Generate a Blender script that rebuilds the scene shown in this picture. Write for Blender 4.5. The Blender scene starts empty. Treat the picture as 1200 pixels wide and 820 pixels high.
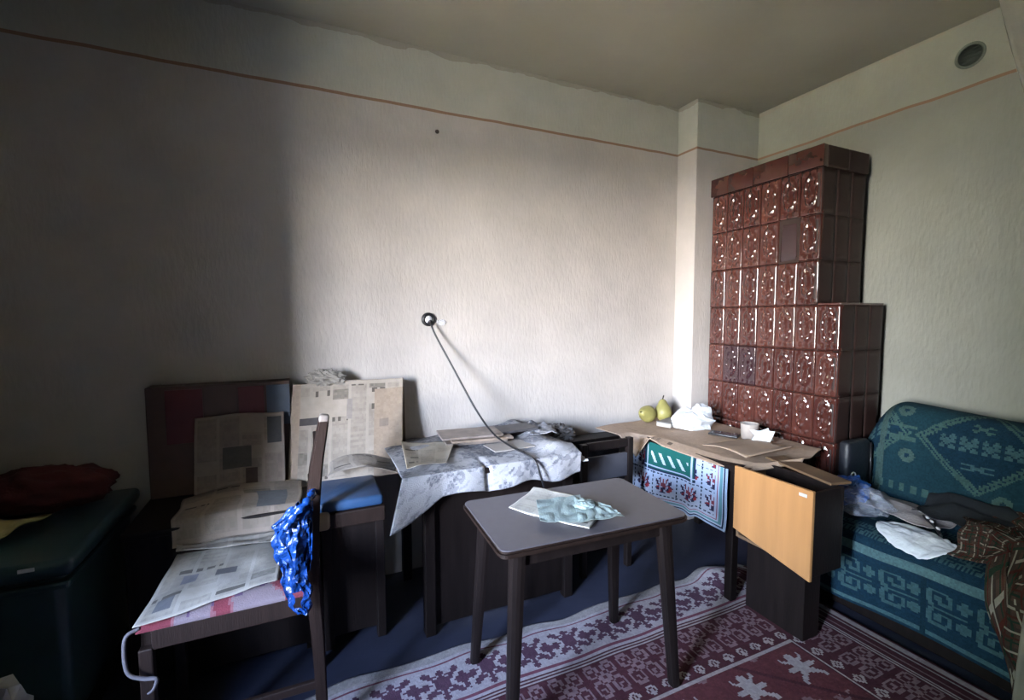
import bpy, bmesh, math, random
import numpy as np
from mathutils import Vector, Matrix, Euler

# ------------------------------------------------------------------ camera, sky, exposure
scene = bpy.context.scene
COL = scene.collection
CAM_H = 1.5
cam = bpy.data.cameras.new('camera')
cam.sensor_fit = 'HORIZONTAL'; cam.sensor_width = 36.0
cam.lens = 36.0 * 544.0 / 1200.0
cam.clip_start = 0.05
camo = bpy.data.objects.new('camera', cam); COL.objects.link(camo)
yaw, pitch, roll = math.radians(24.42), math.radians(-4.0), math.radians(-0.15)
_r = Vector((math.cos(yaw), -math.sin(yaw), 0))
_f = Vector((math.sin(yaw)*math.cos(pitch), math.cos(yaw)*math.cos(pitch), math.sin(pitch)))
_u = _r.cross(_f)
r2 = math.cos(roll)*_r + math.sin(roll)*_u
u2 = -math.sin(roll)*_r + math.cos(roll)*_u
camo.matrix_world = Matrix(((r2.x, u2.x, -_f.x, 0), (r2.y, u2.y, -_f.y, 0), (r2.z, u2.z, -_f.z, CAM_H), (0, 0, 0, 1)))
scene.camera = camo
scene.view_settings.view_transform = 'Standard'
scene.view_settings.look = 'None'
scene.view_settings.gamma = 1.0
scene.view_settings.use_curve_mapping = False
scene.view_settings.exposure = 1.87
scene.cycles.use_denoising = True
scene.cycles.max_bounces = 8
scene.cycles.diffuse_bounces = 4
scene.cycles.sample_clamp_indirect = 6.0

SKY = 90.0
world = bpy.data.worlds.new('overcast_sky'); scene.world = world
world.use_nodes = True
nt = world.node_tree; nt.nodes.clear()
tc = nt.nodes.new('ShaderNodeTexCoord'); sep = nt.nodes.new('ShaderNodeSeparateXYZ')
ramp = nt.nodes.new('ShaderNodeValToRGB'); bg = nt.nodes.new('ShaderNodeBackground'); wo = nt.nodes.new('ShaderNodeOutputWorld')
nt.links.new(tc.outputs['Generated'], sep.inputs[0]); nt.links.new(sep.outputs['Z'], ramp.inputs[0])
ramp.color_ramp.elements[0].position = 0.0; ramp.color_ramp.elements[0].color = (1.0, 0.95, 0.9, 1)
ramp.color_ramp.elements[1].position = 0.6; ramp.color_ramp.elements[1].color = (0.10, 0.17, 0.36, 1)
e = ramp.color_ramp.elements.new(0.22); e.color = (0.60, 0.72, 0.95, 1)
nt.links.new(ramp.outputs[0], bg.inputs[0]); bg.inputs[1].default_value = SKY
nt.links.new(bg.outputs[0], wo.inputs[0])

sd = bpy.data.lights.new('sun', 'SUN'); sd.energy = 260.0; sd.angle = 0.0093; sd.color = (1.0, 0.93, 0.80)
so = bpy.data.objects.new('sun', sd); COL.objects.link(so)
so.rotation_euler = Vector((-0.30, 0.60, -0.75)).to_track_quat('-Z', 'Y').to_euler()   # shines on the garden from behind the house

# room dimensions (metres, camera stands over the origin)
WX, WY, WL, WF, ZC = 3.184, 2.69, -1.6, -1.6, 3.02
ZP = 2.685                                  # top of the wallpaper
WIN = (-0.45, 0.75, 0.85, 2.35)             # window in the left wall: y0, y1, z0, z1
WT = 0.5                                    # its reveal

pd = bpy.data.lights.new('window_daylight_portal', 'AREA')
pd.shape = 'RECTANGLE'; pd.size = WIN[3]-WIN[2]; pd.size_y = WIN[1]-WIN[0]
pd.cycles.is_portal = True
po = bpy.data.objects.new('window_daylight_portal', pd); COL.objects.link(po)
po.location = (WL-WT-0.02, (WIN[0]+WIN[1])/2, (WIN[2]+WIN[3])/2)
po.rotation_euler = (0, math.radians(-90), 0)

# ------------------------------------------------------------------ materials
MATS = {}
TONE = 0.68          # darkens all furnishing colours evenly to cut the bounced light
def mat(name, color, rough=0.6, var=0.12, scale=12.0, bump=0.0, bscale=60.0, spec=0.5, metal=0.0, coat=0.0,
        trans=0.0, alpha=1.0, stretch=(1, 1, 1), attr=False, sheen=0.0):
    if name in MATS: return MATS[name]
    m = bpy.data.materials.new(name); m.use_nodes = True
    n = m.node_tree.nodes; l = m.node_tree.links
    b = n['Principled BSDF']
    b.inputs['Roughness'].default_value = rough
    b.inputs['Metallic'].default_value = metal
    b.inputs['Specular IOR Level'].default_value = spec
    b.inputs['Coat Weight'].default_value = coat
    b.inputs['Coat Roughness'].default_value = 0.06
    b.inputs['Transmission Weight'].default_value = trans
    b.inputs['Alpha'].default_value = alpha
    b.inputs['Sheen Weight'].default_value = sheen
    t = n.new('ShaderNodeTexCoord'); mp = n.new('ShaderNodeMapping'); mp.inputs['Scale'].default_value = stretch
    l.new(t.outputs['Object'], mp.inputs[0])
    nz = n.new('ShaderNodeTexNoise'); nz.inputs['Scale'].default_value = scale; nz.inputs['Detail'].default_value = 6
    l.new(mp.outputs[0], nz.inputs['Vector'])
    mix = n.new('ShaderNodeMix'); mix.data_type = 'RGBA'; mix.blend_type = 'MULTIPLY'
    mix.inputs['Factor'].default_value = 1.0
    rp = n.new('ShaderNodeMapRange'); rp.inputs['From Min'].default_value = 0.25; rp.inputs['From Max'].default_value = 0.75
    k = TONE if attr else 1.0
    rp.inputs['To Min'].default_value = k*(1-var); rp.inputs['To Max'].default_value = k*(1+var)
    l.new(nz.outputs['Fac'], rp.inputs['Value']); l.new(rp.outputs[0], mix.inputs['B'])
    if attr:
        a = n.new('ShaderNodeAttribute'); a.attribute_name = 'Print'
        l.new(a.outputs['Color'], mix.inputs['A'])
    else:
        mix.inputs['A'].default_value = (*[c*TONE for c in color], 1)
    l.new(mix.outputs['Result'], b.inputs['Base Color'])
    if bump > 0:
        n2 = n.new('ShaderNodeTexNoise'); n2.inputs['Scale'].default_value = bscale; n2.inputs['Detail'].default_value = 4
        l.new(mp.outputs[0], n2.inputs['Vector'])
        bp = n.new('ShaderNodeBump'); bp.inputs['Strength'].default_value = bump; bp.inputs['Distance'].default_value = 0.01
        l.new(n2.outputs['Fac'], bp.inputs['Height']); l.new(bp.outputs[0], b.inputs['Normal'])
    MATS[name] = m
    return m

def wall_mat(name, paper, band):
    """wallpaper below a painted line, whitewash above; the line follows the real paint edge"""
    m = bpy.data.materials.new(name); m.use_nodes = True
    n = m.node_tree.nodes; l = m.node_tree.links; b = n['Principled BSDF']
    b.inputs['Roughness'].default_value = 0.52
    t = n.new('ShaderNodeTexCoord')
    sp = n.new('ShaderNodeSeparateXYZ'); l.new(t.outputs['Object'], sp.inputs[0])
    wob = n.new('ShaderNodeTexNoise'); wob.inputs['Scale'].default_value = 3.0; l.new(t.outputs['Object'], wob.inputs['Vector'])
    ad = n.new('ShaderNodeMath'); ad.operation = 'MULTIPLY_ADD'; ad.inputs[1].default_value = 0.02
    l.new(wob.outputs['Fac'], ad.inputs[0]); l.new(sp.outputs['Z'], ad.inputs[2])
    cr = n.new('ShaderNodeValToRGB'); cr.color_ramp.interpolation = 'CONSTANT'
    mr = n.new('ShaderNodeMapRange'); mr.inputs['From Min'].default_value = ZP-0.49; mr.inputs['From Max'].default_value = ZP+0.51
    l.new(ad.outputs[0], mr.inputs['Value']); l.new(mr.outputs[0], cr.inputs[0])
    els = cr.color_ramp.elements
    els[0].position = 0; els[0].color = (*paper, 1)
    els[1].position = 0.492; els[1].color = (0.27, 0.155, 0.095, 1)
    x = els.new(0.505); x.color = (*band, 1)
    # old stains and the embossed vertical pattern of the paper
    st = n.new('ShaderNodeTexNoise'); st.inputs['Scale'].default_value = 2.2; st.inputs['Detail'].default_value = 8
    st.inputs['Roughness'].default_value = 0.65
    l.new(t.outputs['Object'], st.inputs['Vector'])
    rg = n.new('ShaderNodeMapRange'); rg.inputs['From Min'].default_value = 0.3; rg.inputs['From Max'].default_value = 0.7
    rg.inputs['To Min'].default_value = 0.86; rg.inputs['To Max'].default_value = 1.06
    l.new(st.outputs['Fac'], rg.inputs['Value'])
    mx = n.new('ShaderNodeMix'); mx.data_type = 'RGBA'; mx.blend_type = 'MULTIPLY'; mx.inputs['Factor'].default_value = 1
    # the ceiling paint runs down over the whitewash with a ragged edge
    wb2 = n.new('ShaderNodeTexNoise'); wb2.inputs['Scale'].default_value = 4.5; wb2.inputs['Detail'].default_value = 5; l.new(t.outputs['Object'], wb2.inputs['Vector'])
    a2 = n.new('ShaderNodeMath'); a2.operation = 'MULTIPLY_ADD'; a2.inputs[1].default_value = 0.10; l.new(wb2.outputs['Fac'], a2.inputs[0]); l.new(sp.outputs['Z'], a2.inputs[2])
    gt = n.new('ShaderNodeMath'); gt.operation = 'GREATER_THAN'; gt.inputs[1].default_value = ZC+0.028; l.new(a2.outputs[0], gt.inputs[0])
    mc = n.new('ShaderNodeMix'); mc.data_type = 'RGBA'; l.new(gt.outputs[0], mc.inputs['Factor']); l.new(cr.outputs[0], mc.inputs['A']); mc.inputs['B'].default_value = (0.34, 0.315, 0.26, 1)
    l.new(mc.outputs['Result'], mx.inputs['A']); l.new(rg.outputs[0], mx.inputs['B']); l.new(mx.outputs['Result'], b.inputs['Base Color'])
    mp = n.new('ShaderNodeMapping'); mp.inputs['Scale'].default_value = (1, 1, 0.35); l.new(t.outputs['Object'], mp.inputs[0])
    n2 = n.new('ShaderNodeTexNoise'); n2.inputs['Scale'].default_value = 55; n2.inputs['Detail'].default_value = 3
    l.new(mp.outputs[0], n2.inputs['Vector'])
    bp = n.new('ShaderNodeBump'); bp.inputs['Strength'].default_value = 0.35; bp.inputs['Distance'].default_value = 0.008
    l.new(n2.outputs['Fac'], bp.inputs['Height']); l.new(bp.outputs[0], b.inputs['Normal'])
    return m

PRINT = lambda rough=0.8, var=0.1, name=None, bump=0.15, spec=0.3: mat(name or 'printed_%g_%g' % (rough, var), (1, 1, 1), rough, var, 25, bump, 220, spec, attr=True)

M = dict(
    wood_dark=mat('dark_walnut_wood', (0.013, 0.0085, 0.0075), 0.5, 0.35, 6, 0.1, 40, spec=0.2, stretch=(6, 6, 0.6)),
    wood_chair=mat('worn_brown_chair_wood', (0.022, 0.0125, 0.0095), 0.48, 0.35, 6, 0.15, 40, spec=0.25, stretch=(6, 6, 0.6)),
    wood_pale=mat('pale_bare_wood', (0.42, 0.3, 0.19), 0.55, 0.2, 8, 0.1, 40),
    wood_orange=mat('varnished_orange_beech', (0.60, 0.30, 0.115), 0.34, 0.14, 3.5, 0.05, 40, stretch=(1, 5, 0.5)),
    wood_board=mat('rough_crate_wood', (0.19, 0.115, 0.06), 0.6, 0.3, 8, 0.2, 60),
    laminate=mat('grey_mauve_laminate', (0.125, 0.115, 0.13), 0.42, 0.07, 30),
    glaze=mat('brown_glaze', (0.082, 0.024, 0.018), 0.13, 0.25, 9, 0.06, 30, coat=0.6),
    glaze_light=mat('red_brown_glaze', (0.105, 0.033, 0.024), 0.14, 0.25, 9, 0.06, 30, coat=0.6),
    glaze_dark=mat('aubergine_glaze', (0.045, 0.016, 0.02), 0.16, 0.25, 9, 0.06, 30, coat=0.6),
    glaze_shade=mat('shade_dark_brown_glaze', (0.035, 0.018, 0.015), 0.5, 0.2, 6, 0.1, 30, spec=0.25),  # darker matte glaze, paints the shade onto the stove's side faces
    grout=mat('dark_clay_grout', (0.045, 0.026, 0.02), 0.9),
    black=mat('black_plastic', (0.012, 0.012, 0.014), 0.4),
    socket=mat('white_socket_plastic', (0.8, 0.8, 0.82), 0.35),
    white=mat('white_paint', (0.7, 0.7, 0.68), 0.5),
    blue_vinyl=mat('blue_vinyl', (0.03, 0.085, 0.2), 0.45, 0.15, 8, 0.1, 80),
    teal_plastic=mat('teal_plastic', (0.035, 0.075, 0.085), 0.28, 0.12, 8),
    card=mat('brown_cardboard', (0.48, 0.35, 0.25), 0.75, 0.1, 9, 0.1, 60),
    floor=mat('blue_grey_floor_paint', (0.034, 0.038, 0.062), 0.45, 0.25, 5, 0.1, 30),
)

# ------------------------------------------------------------------ mesh helpers
def link(me, name, m, parent=None, loc=(0, 0, 0), rot=(0, 0, 0), smooth=False):
    o = bpy.data.objects.new(name, me); COL.objects.link(o)
    if m is not None and not me.materials: me.materials.append(m)
    o.location = loc; o.rotation_euler = rot
    if parent: o.parent = parent
    if smooth:
        me.polygons.foreach_set('use_smooth', [True]*len(me.polygons)); me.update()
    return o
def tag(o, label, cat, group=None):
    o['label'] = label; o['category'] = cat
    if group: o['group'] = group
    return o
def struct(o): o['kind'] = 'structure'; return o
def thing(name, label, cat, loc=(0, 0, 0), rz=0, group=None):
    o = bpy.data.objects.new(name, None); COL.objects.link(o)
    o.empty_display_size = 0.05; o.location = loc; o.rotation_euler = (0, 0, rz)
    return tag(o, label, cat, group)
def bm_mesh(bm, name):
    me = bpy.data.meshes.new(name); bm.to_mesh(me); bm.free(); return me
def box_bm(x0, x1, y0, y1, z0, z1, bevel=0.0, seg=2, bm=None):
    bm = bm or bmesh.new()
    g = bmesh.ops.create_cube(bm, size=1.0)
    vs = g['verts']
    for v in vs:
        v.co = Vector((x0+(v.co.x+.5)*(x1-x0), y0+(v.co.y+.5)*(y1-y0), z0+(v.co.z+.5)*(z1-z0)))
    if bevel > 0:
        es = list({e for v in vs for e in v.link_edges})
        bmesh.ops.bevel(bm, geom=es, offset=bevel, segments=seg, affect='EDGES', profile=0.5)
    return bm
def box(name, m, b, parent=None, bevel=0.0, seg=2, loc=(0, 0, 0), rot=(0, 0, 0), smooth=False):
    return link(bm_mesh(box_bm(*b, bevel=bevel, seg=seg), name), name, m, parent, loc, rot, smooth)
def tube_bm(pts, rad, n=10, bm=None, closed=False, flat=1.0):
    bm = bm or bmesh.new()
    pts = [Vector(p) for p in pts]
    rads = rad if hasattr(rad, '__len__') else [rad]*len(pts)
    rings = []; up = None
    for i, p in enumerate(pts):
        a = pts[max(0, i-1)]; b = pts[min(len(pts)-1, i+1)]
        if closed: a = pts[i-1]; b = pts[(i+1) % len(pts)]
        d = (b-a).normalized()
        if up is None:
            up = Vector((0, 0, 1)) if abs(d.z) < 0.9 else Vector((1, 0, 0))
        s = d.cross(up).normalized(); up = s.cross(d).normalized()
        rings.append([bm.verts.new(p + s*math.cos(t)*rads[i] + up*math.sin(t)*rads[i]*flat) for t in [2*math.pi*k/n for k in range(n)]])
    for i in range(len(rings)-(0 if closed else 1)):
        A = rings[i]; B = rings[(i+1) % len(rings)]
        for k in range(n):
            bm.faces.new((A[k], A[(k+1) % n], B[(k+1) % n], B[k]))
    if not closed:
        bm.faces.new(rings[0][::-1]); bm.faces.new(rings[-1])
    bmesh.ops.recalc_face_normals(bm, faces=bm.faces)
    return bm
def tube(name, m, pts, rad, parent=None, n=10, closed=False, flat=1.0):
    return link(bm_mesh(tube_bm(pts, rad, n, closed=closed, flat=flat), name), name, m, parent, smooth=True)
def spline(pts, k=8):
    P = [Vector(p) for p in pts]; out = []
    for i in range(len(P)-1):
        a, b, c, d = P[max(0, i-1)], P[i], P[i+1], P[min(len(P)-1, i+2)]
        for j in range(k):
            t = j/k
            out.append(0.5*((2*b)+(c-a)*t+(2*a-5*b+4*c-d)*t*t+(3*b-a-3*c+d)*t**3))
    out.append(P[-1]); return out
def lathe(name, m, prof, parent=None, n=24, loc=(0, 0, 0), rot=(0, 0, 0)):
    bm = bmesh.new(); rings = []
    for (r, z) in prof:
        rings.append([bm.verts.new((r*math.cos(2*math.pi*k/n), r*math.sin(2*math.pi*k/n), z)) for k in range(n)])
    for A, B in zip(rings, rings[1:]):
        for k in range(n): bm.faces.new((A[k], A[(k+1) % n], B[(k+1) % n], B[k]))
    bm.faces.new(rings[0][::-1]); bm.faces.new(rings[-1])
    bmesh.ops.recalc_face_normals(bm, faces=bm.faces)
    return link(bm_mesh(bm, name), name, m, parent, loc, rot, True)

class Wave:
    """smooth random field on the plane: a few sines of random direction"""
    def __init__(s, seed, freq, n=9):
        r = np.random.RandomState(seed)
        a = r.rand(n)*2*np.pi; f = freq*(0.5+r.rand(n))
        s.kx, s.ky, s.ph = np.cos(a)*f*2*np.pi, np.sin(a)*f*2*np.pi, r.rand(n)*2*np.pi; s.n = n
    def __call__(s, u, v):
        out = 0
        for a, b, c in zip(s.kx, s.ky, s.ph): out = out+np.sin(a*u+b*v+c)
        return out/np.sqrt(s.n)

def sheet(name, m, nu, nv, pos, col=None, parent=None, thick=0.0, smooth=True, mask=None, offset=-1.0):
    """a surface over (u,v) in 0..1: pos(u,v) gives points, col(u,v) the printed colour of every cell"""
    u, v = np.meshgrid(np.linspace(0, 1, nu+1), np.linspace(0, 1, nv+1), indexing='ij')
    P = np.stack(np.broadcast_arrays(*pos(u, v)), -1).reshape(-1, 3).astype(np.float32)
    i, j = np.meshgrid(np.arange(nu), np.arange(nv), indexing='ij')
    a = i*(nv+1)+j
    F = np.stack([a, a+nv+1, a+nv+2, a+1], -1).reshape(-1, 4)
    uc, vc = (i+.5)/nu, (j+.5)/nv
    C = None
    if col is not None:
        C = np.stack(np.broadcast_arrays(*col(uc, vc)), -1).reshape(-1, 3)
    if mask is not None:
        k = mask(uc, vc).reshape(-1); F = F[k]
        if C is not None: C = C[k]
    me = bpy.data.meshes.new(name)
    me.vertices.add(len(P)); me.vertices.foreach_set('co', P.ravel())
    me.loops.add(F.size); me.loops.foreach_set('vertex_index', F.ravel().astype(np.int32))
    me.polygons.add(len(F)); me.polygons.foreach_set('loop_start', np.arange(0, F.size, 4, dtype=np.int32))
    me.update(calc_edges=True)
    if C is not None:
        at = me.color_attributes.new('Print', 'FLOAT_COLOR', 'CORNER')
        cc = np.concatenate([np.clip(C, 0, 1), np.ones((len(C), 1))], 1)
        at.data.foreach_set('color', np.repeat(cc, 4, axis=0).astype(np.float32).ravel())
    me.polygons.foreach_set('use_smooth', [smooth]*len(F))
    if mask is not None:
        bm = bmesh.new(); bm.from_mesh(me)
        bmesh.ops.delete(bm, geom=[x for x in bm.verts if not x.link_faces], context='VERTS'); bm.to_mesh(me); bm.free()
    o = link(me, name, m, parent)
    if thick:
        s = o.modifiers.new('thickness', 'SOLIDIFY'); s.thickness = thick; s.offset = offset
    return o

def blob(name, m, c, r, amp=0.15, freq=2.0, seed=1, parent=None, nu=40, nv=24, smooth=False, flatten=None, ridge=True):
    """a crumpled closed form: a sphere pushed in and out along creases"""
    w1, w2, w3 = Wave(seed, freq), Wave(seed+1, freq*2.1), Wave(seed+2, freq)
    bm = bmesh.new(); rows = []
    for i in range(nv+1):
        th = math.pi*i/nv; row = []
        for j in range(nu):
            ph = 2*math.pi*j/nu
            d = Vector((math.sin(th)*math.cos(ph), math.sin(th)*math.sin(ph), math.cos(th)))
            a = w1(d.x+d.z*.7, d.y-d.z*.4); b = w2(d.x-d.z*.5, d.y+d.z*.6)
            k = 1+amp*((1-2*abs(a)*.7) if ridge else a)+amp*.45*b
            p = Vector((d.x*r[0]*k, d.y*r[1]*k, d.z*r[2]*k))
            if flatten is not None and p.z < flatten: p.z = flatten+0.02*(p.z-flatten)
            row.append(bm.verts.new(Vector(c)+p))
        rows.append(row)
    for A, B in zip(rows, rows[1:]):
        for k in range(nu): bm.faces.new((A[k], B[k], B[(k+1) % nu], A[(k+1) % nu]))
    bmesh.ops.remove_doubles(bm, verts=bm.verts, dist=1e-5)
    bmesh.ops.recalc_face_normals(bm, faces=bm.faces)
    return link(bm_mesh(bm, name), name, m, parent, smooth=smooth)

def hsh(*a):
    s = 0
    for k, x in enumerate(a): s = s+np.asarray(x, float)*(12.9898+31.7*k)
    s = np.sin(s)*43758.5453
    return s-np.floor(s)
def lay(base, *pairs):
    """lay colours over each other where masks hold"""
    out = [np.array(np.broadcast_to(b, np.shape(pairs[0][0])), float) if pairs else b for b in base]
    for msk, c in pairs:
        for k in range(3): out[k] = np.where(msk, c[k], out[k])
    return out
def bitmap(rows):
    return np.array([[ch != '.' for ch in r] for r in rows], bool)
def stamp(bmp, x, y):
    """read a bitmap at x,y in 0..1 (y up)"""
    h, w = bmp.shape
    i = np.clip(((1-y)*h).astype(int), 0, h-1); j = np.clip((x*w).astype(int), 0, w-1)
    return bmp[i, j] & (x >= 0) & (x < 1) & (y >= 0) & (y < 1)
def frac(x): return x-np.floor(x)

def newsprint(W, H, seed, tone=(0.60, 0.565, 0.49), photos=(), cols=5, rot=False):
    """columns of grey text, headlines and picture blocks on yellowed paper; W,H in metres"""
    def f(u, v):
        if rot: u, v = v, 1-u
        x = frac(u*cols); c = np.floor(u*cols)
        row = np.floor(v*H/0.0135)
        blk = np.floor(v*6+hsh(c, seed)*2)
        gap = (x < 0.08) | (x > 0.92) | (u < .04) | (u > .96) | (v < .04) | (v > .96)
        empty = hsh(c, blk, seed+3) < 0.22
        ink = np.where(gap | empty, 0, 0.08+0.12*hsh(row, c, seed)+0.07*(hsh(np.floor(u*W/.01), row, seed+1) < .4))
        head = (hsh(c, blk, seed+5) > 0.80) & (frac(v*6+hsh(c, seed)*2) > .72) & (hsh(np.floor(u*W/.014), blk, seed) < .7)
        ink = np.where(head & ~gap, 0.72, ink)
        pic = (hsh(c, blk, seed+9) > 0.95) & ~gap & (frac(v*6+hsh(c, seed)*2) < .68)
        ink = np.where(pic, 0.35+.2*hsh(np.floor(u*W/.012), np.floor(v*H/.012), seed), ink)
        out = [t*(1-ink) for t in tone]
        for (a, b, c0, d, colr) in photos:
            k = (u > a) & (u < b) & (v > c0) & (v < d)
            for q in range(3): out[q] = np.where(k, colr[q]*(0.94+.12*hsh(np.floor(u*W/.012), np.floor(v*H/.012), q*0+seed)), out[q])
        return out
    return f

# ------------------------------------------------------------------ the room
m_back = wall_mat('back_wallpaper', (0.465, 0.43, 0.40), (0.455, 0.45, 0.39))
m_right = wall_mat('right_wallpaper', (0.275, 0.275, 0.235), (0.33, 0.33, 0.275))  # darker than the back wall: its dimness is put into the colours
m_ceil = mat('old_ceiling_whitewash', (0.50, 0.47, 0.385), 0.9, 0.1, 1.6, 0.1, 30)
m_dim = wall_mat('bounce_damping_dark_wall', (0.03, 0.03, 0.025), (0.08, 0.08, 0.07))  # unseen walls coloured near-black to hold down bounced light
T = 0.15
struct(box('floor', M['floor'], (WL-T, WX+T, WF-T, WY+T, -0.12, 0)))
struct(box('ceiling', m_ceil, (WL-T, WX+T, WF-T, WY+T, ZC, ZC+0.12)))
struct(box('wall_back', m_back, (WL-T, WX+T, WY, WY+T, 0, ZC)))
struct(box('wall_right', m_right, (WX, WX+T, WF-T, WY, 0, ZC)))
struct(box('wall_front', m_dim, (WL-T, WX, WF-T, WF, 0, ZC)))
PX, PY = 2.566, 2.507
struct(box('wall_pilaster', m_back, (PX, WX, PY, WY, 0, ZC), bevel=0.004))
bm = bmesh.new()
y0, y1, z0, z1 = WIN
box_bm(WL-WT, WL, WF-T, y0, 0, ZC, bm=bm); box_bm(WL-WT, WL, y1, WY+T, 0, ZC, bm=bm)
box_bm(WL-WT, WL, y0, y1, 0, z0, bm=bm); box_bm(WL-WT, WL, y0, y1, z1, ZC, bm=bm)
struct(link(bm_mesh(bm, 'wall_left'), 'wall_left', m_dim))
win = bpy.data.objects.new('window_1', None); COL.objects.link(win); struct(win)
wx = WL-WT+0.06
box('window_frame', M['white'], (wx-.03, wx+.03, y0, y0+.06, z0, z1), win)
box('window_frame', M['white'], (wx-.03, wx+.03, y1-.06, y1, z0, z1), win)
box('window_frame', M['white'], (wx-.03, wx+.03, y0+.06, y1-.06, z0, z0+.06), win)
box('window_frame', M['white'], (wx-.03, wx+.03, y0+.06, y1-.06, z1-.06, z1), win)
box('window_mullion', M['white'], (wx-.028, wx+.028, (y0+y1)/2-.03, (y0+y1)/2+.03, z0+.06, z1-.06), win)
box('window_sill', M['white'], (wx+.03, WL+.04, y0, y1, z0-.03, z0+.005), win)
# garden ground outside the window
struct(box('ground', mat('garden_earth', (0.24, 0.21, 0.13), 0.9, 0.2, 2), (-40, WL-WT, -40, 40, -0.5, -0.3)))

# ------------------------------------------------------------------ tiled stove
SX, SY, TW, TH = 2.673, 2.459, 0.1275, 0.2574
ZT = 1.5655                                  # top of the wide lower tier
Z0 = ZT-6*TH
SD = 0.405
stove = thing('tiled_stove', 'tall brown glazed tile stove with stepped top standing in the corner', 'stove', (SX, SY, 0))
def rel(b): return (b[0]-SX, b[1]-SX, b[2]-SY, b[3]-SY, b[4], b[5])
box('stove_core', M['grout'], rel((SX+.014, SX+SD-.012, SY-7*TW+.012, SY-.004, Z0-.005, ZT-.012)), stove)
box('stove_core', M['grout'], rel((SX+.014, SX+SD-.012, SY-6*TW+.012, SY-.004, ZT-.012, ZT+3*TH+.10)), stove)
box('plinth', M['grout'], rel((SX+.004, SX+SD-.004, SY-7*TW+.004, SY, 0, Z0-.005)), stove)

def tile_mesh(name, w, h, m, plain=False):
    nu, nv = (18, 34) if not plain else (6, 8)
    a = np.linspace(-1, 1, nu+1); b = np.linspace(-1, 1, nv+1)
    A, B = np.meshgrid(a, b, indexing='ij')
    edge = np.minimum((1-abs(A))*w/2, (1-abs(B))*h/2)
    H = -(0.002 if plain else 0.007)*np.exp(-(edge/0.0035)**2)
    if not plain:
        inner = np.clip((edge-0.012)/0.004, 0, 1)
        H = H-0.0045*inner
        r = np.sqrt((A/0.56)**2+((B-.08)/0.66)**2)
        H = H+0.010*np.exp(-((r-0.95)/0.14)**2)                      # oval wreath
        ang = np.arctan2((B-.08)*1.3, A)
        H = H+0.0035*np.exp(-((r-0.95)/0.2)**2)*np.cos(ang*9)
        r2 = np.sqrt((A/0.3)**2+((B-.28)/0.2)**2)
        H = H+0.009*np.exp(-r2**2)*(1+.35*np.cos(5*np.arctan2(B-.28, A)))
        r3 = np.sqrt((A/0.24)**2+((B+.18)/0.22)**2); H = H+0.010*np.exp(-r3**2)
        for (ca, cb, s) in ((-.55, -.78, .15), (.55, -.78, .15), (0, -.84, .16), (-.62, .84, .13), (.62, .84, .13), (0, .86, .15)):
            H = H+0.009*np.exp(-(((A-ca)/s)**2+((B-cb)/(s*.55))**2))
    g = 0.0012
    X = A*(w/2-g); Z = B*(h/2-g); Y = -H
    P = np.stack([X, Y, Z], -1).reshape(-1, 3).tolist()
    F = []
    for i in range(nu):
        for j in range(nv):
            k = i*(nv+1)+j; F.append((k, k+nv+1, k+nv+2, k+1))
    # skirt to the back
    ring = [i*(nv+1) for i in range(nu+1)]+[nu*(nv+1)+j for j in range(1, nv+1)]+[i*(nv+1)+nv for i in range(nu-1, -1, -1)]+[j for j in range(nv-1, 0, -1)]
    base = len(P)
    for k in ring: P.append((P[k][0], 0.03, P[k][2]))
    n = len(ring)
    for k in range(n): F.append((ring[(k+1) % n], ring[k], base+k, base+(k+1) % n))
    me = bpy.data.meshes.new(name); me.from_pydata(P, [], F); me.materials.append(m)
    me.polygons.foreach_set('use_smooth', [True]*len(F)); me.update()
    return me
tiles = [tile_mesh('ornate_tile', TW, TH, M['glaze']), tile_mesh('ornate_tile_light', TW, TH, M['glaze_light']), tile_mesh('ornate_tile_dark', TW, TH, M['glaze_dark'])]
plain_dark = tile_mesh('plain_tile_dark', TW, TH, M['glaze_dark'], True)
nsd = 3
SW = (SD-.004)/nsd
side_tiles = [tile_mesh('side_tile', SW, TH, M['glaze_shade'], True)]*2
rnd = random.Random(4)
def put(me, x, y, z, rz, name='tile'):
    o = bpy.data.objects.new(name, me); COL.objects.link(o); o.parent = stove
    o.location = (x-SX, y-SY, z); o.rotation_euler = (rnd.uniform(-.006, .006), rnd.uniform(-.005, .005), rz+rnd.uniform(-.012, .012))
    return o
for row in range(9):
    ncol = 7 if row < 6 else 6
    zc = Z0+(row+.5)*TH
    for c in range(ncol):
        me = tiles[0] if rnd.random() < .6 else tiles[1]
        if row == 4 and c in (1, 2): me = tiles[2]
        if row == 7 and c < 4: me = tiles[1]
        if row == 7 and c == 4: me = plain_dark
        if row == 7 and c == 5: me = tiles[0]
        x = SX+rnd.uniform(-.0015, .0015)+(0.012 if (row == 7 and c == 4) else 0)
        put(me, x, SY-(c+.5)*TW, zc, -math.pi/2)
    ye = SY-ncol*TW
    for c in range(nsd):
        put(side_tiles[rnd.random() < .3], SX+.002+(c+.5)*SW, ye, zc, 0, 'side_tile')
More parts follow.
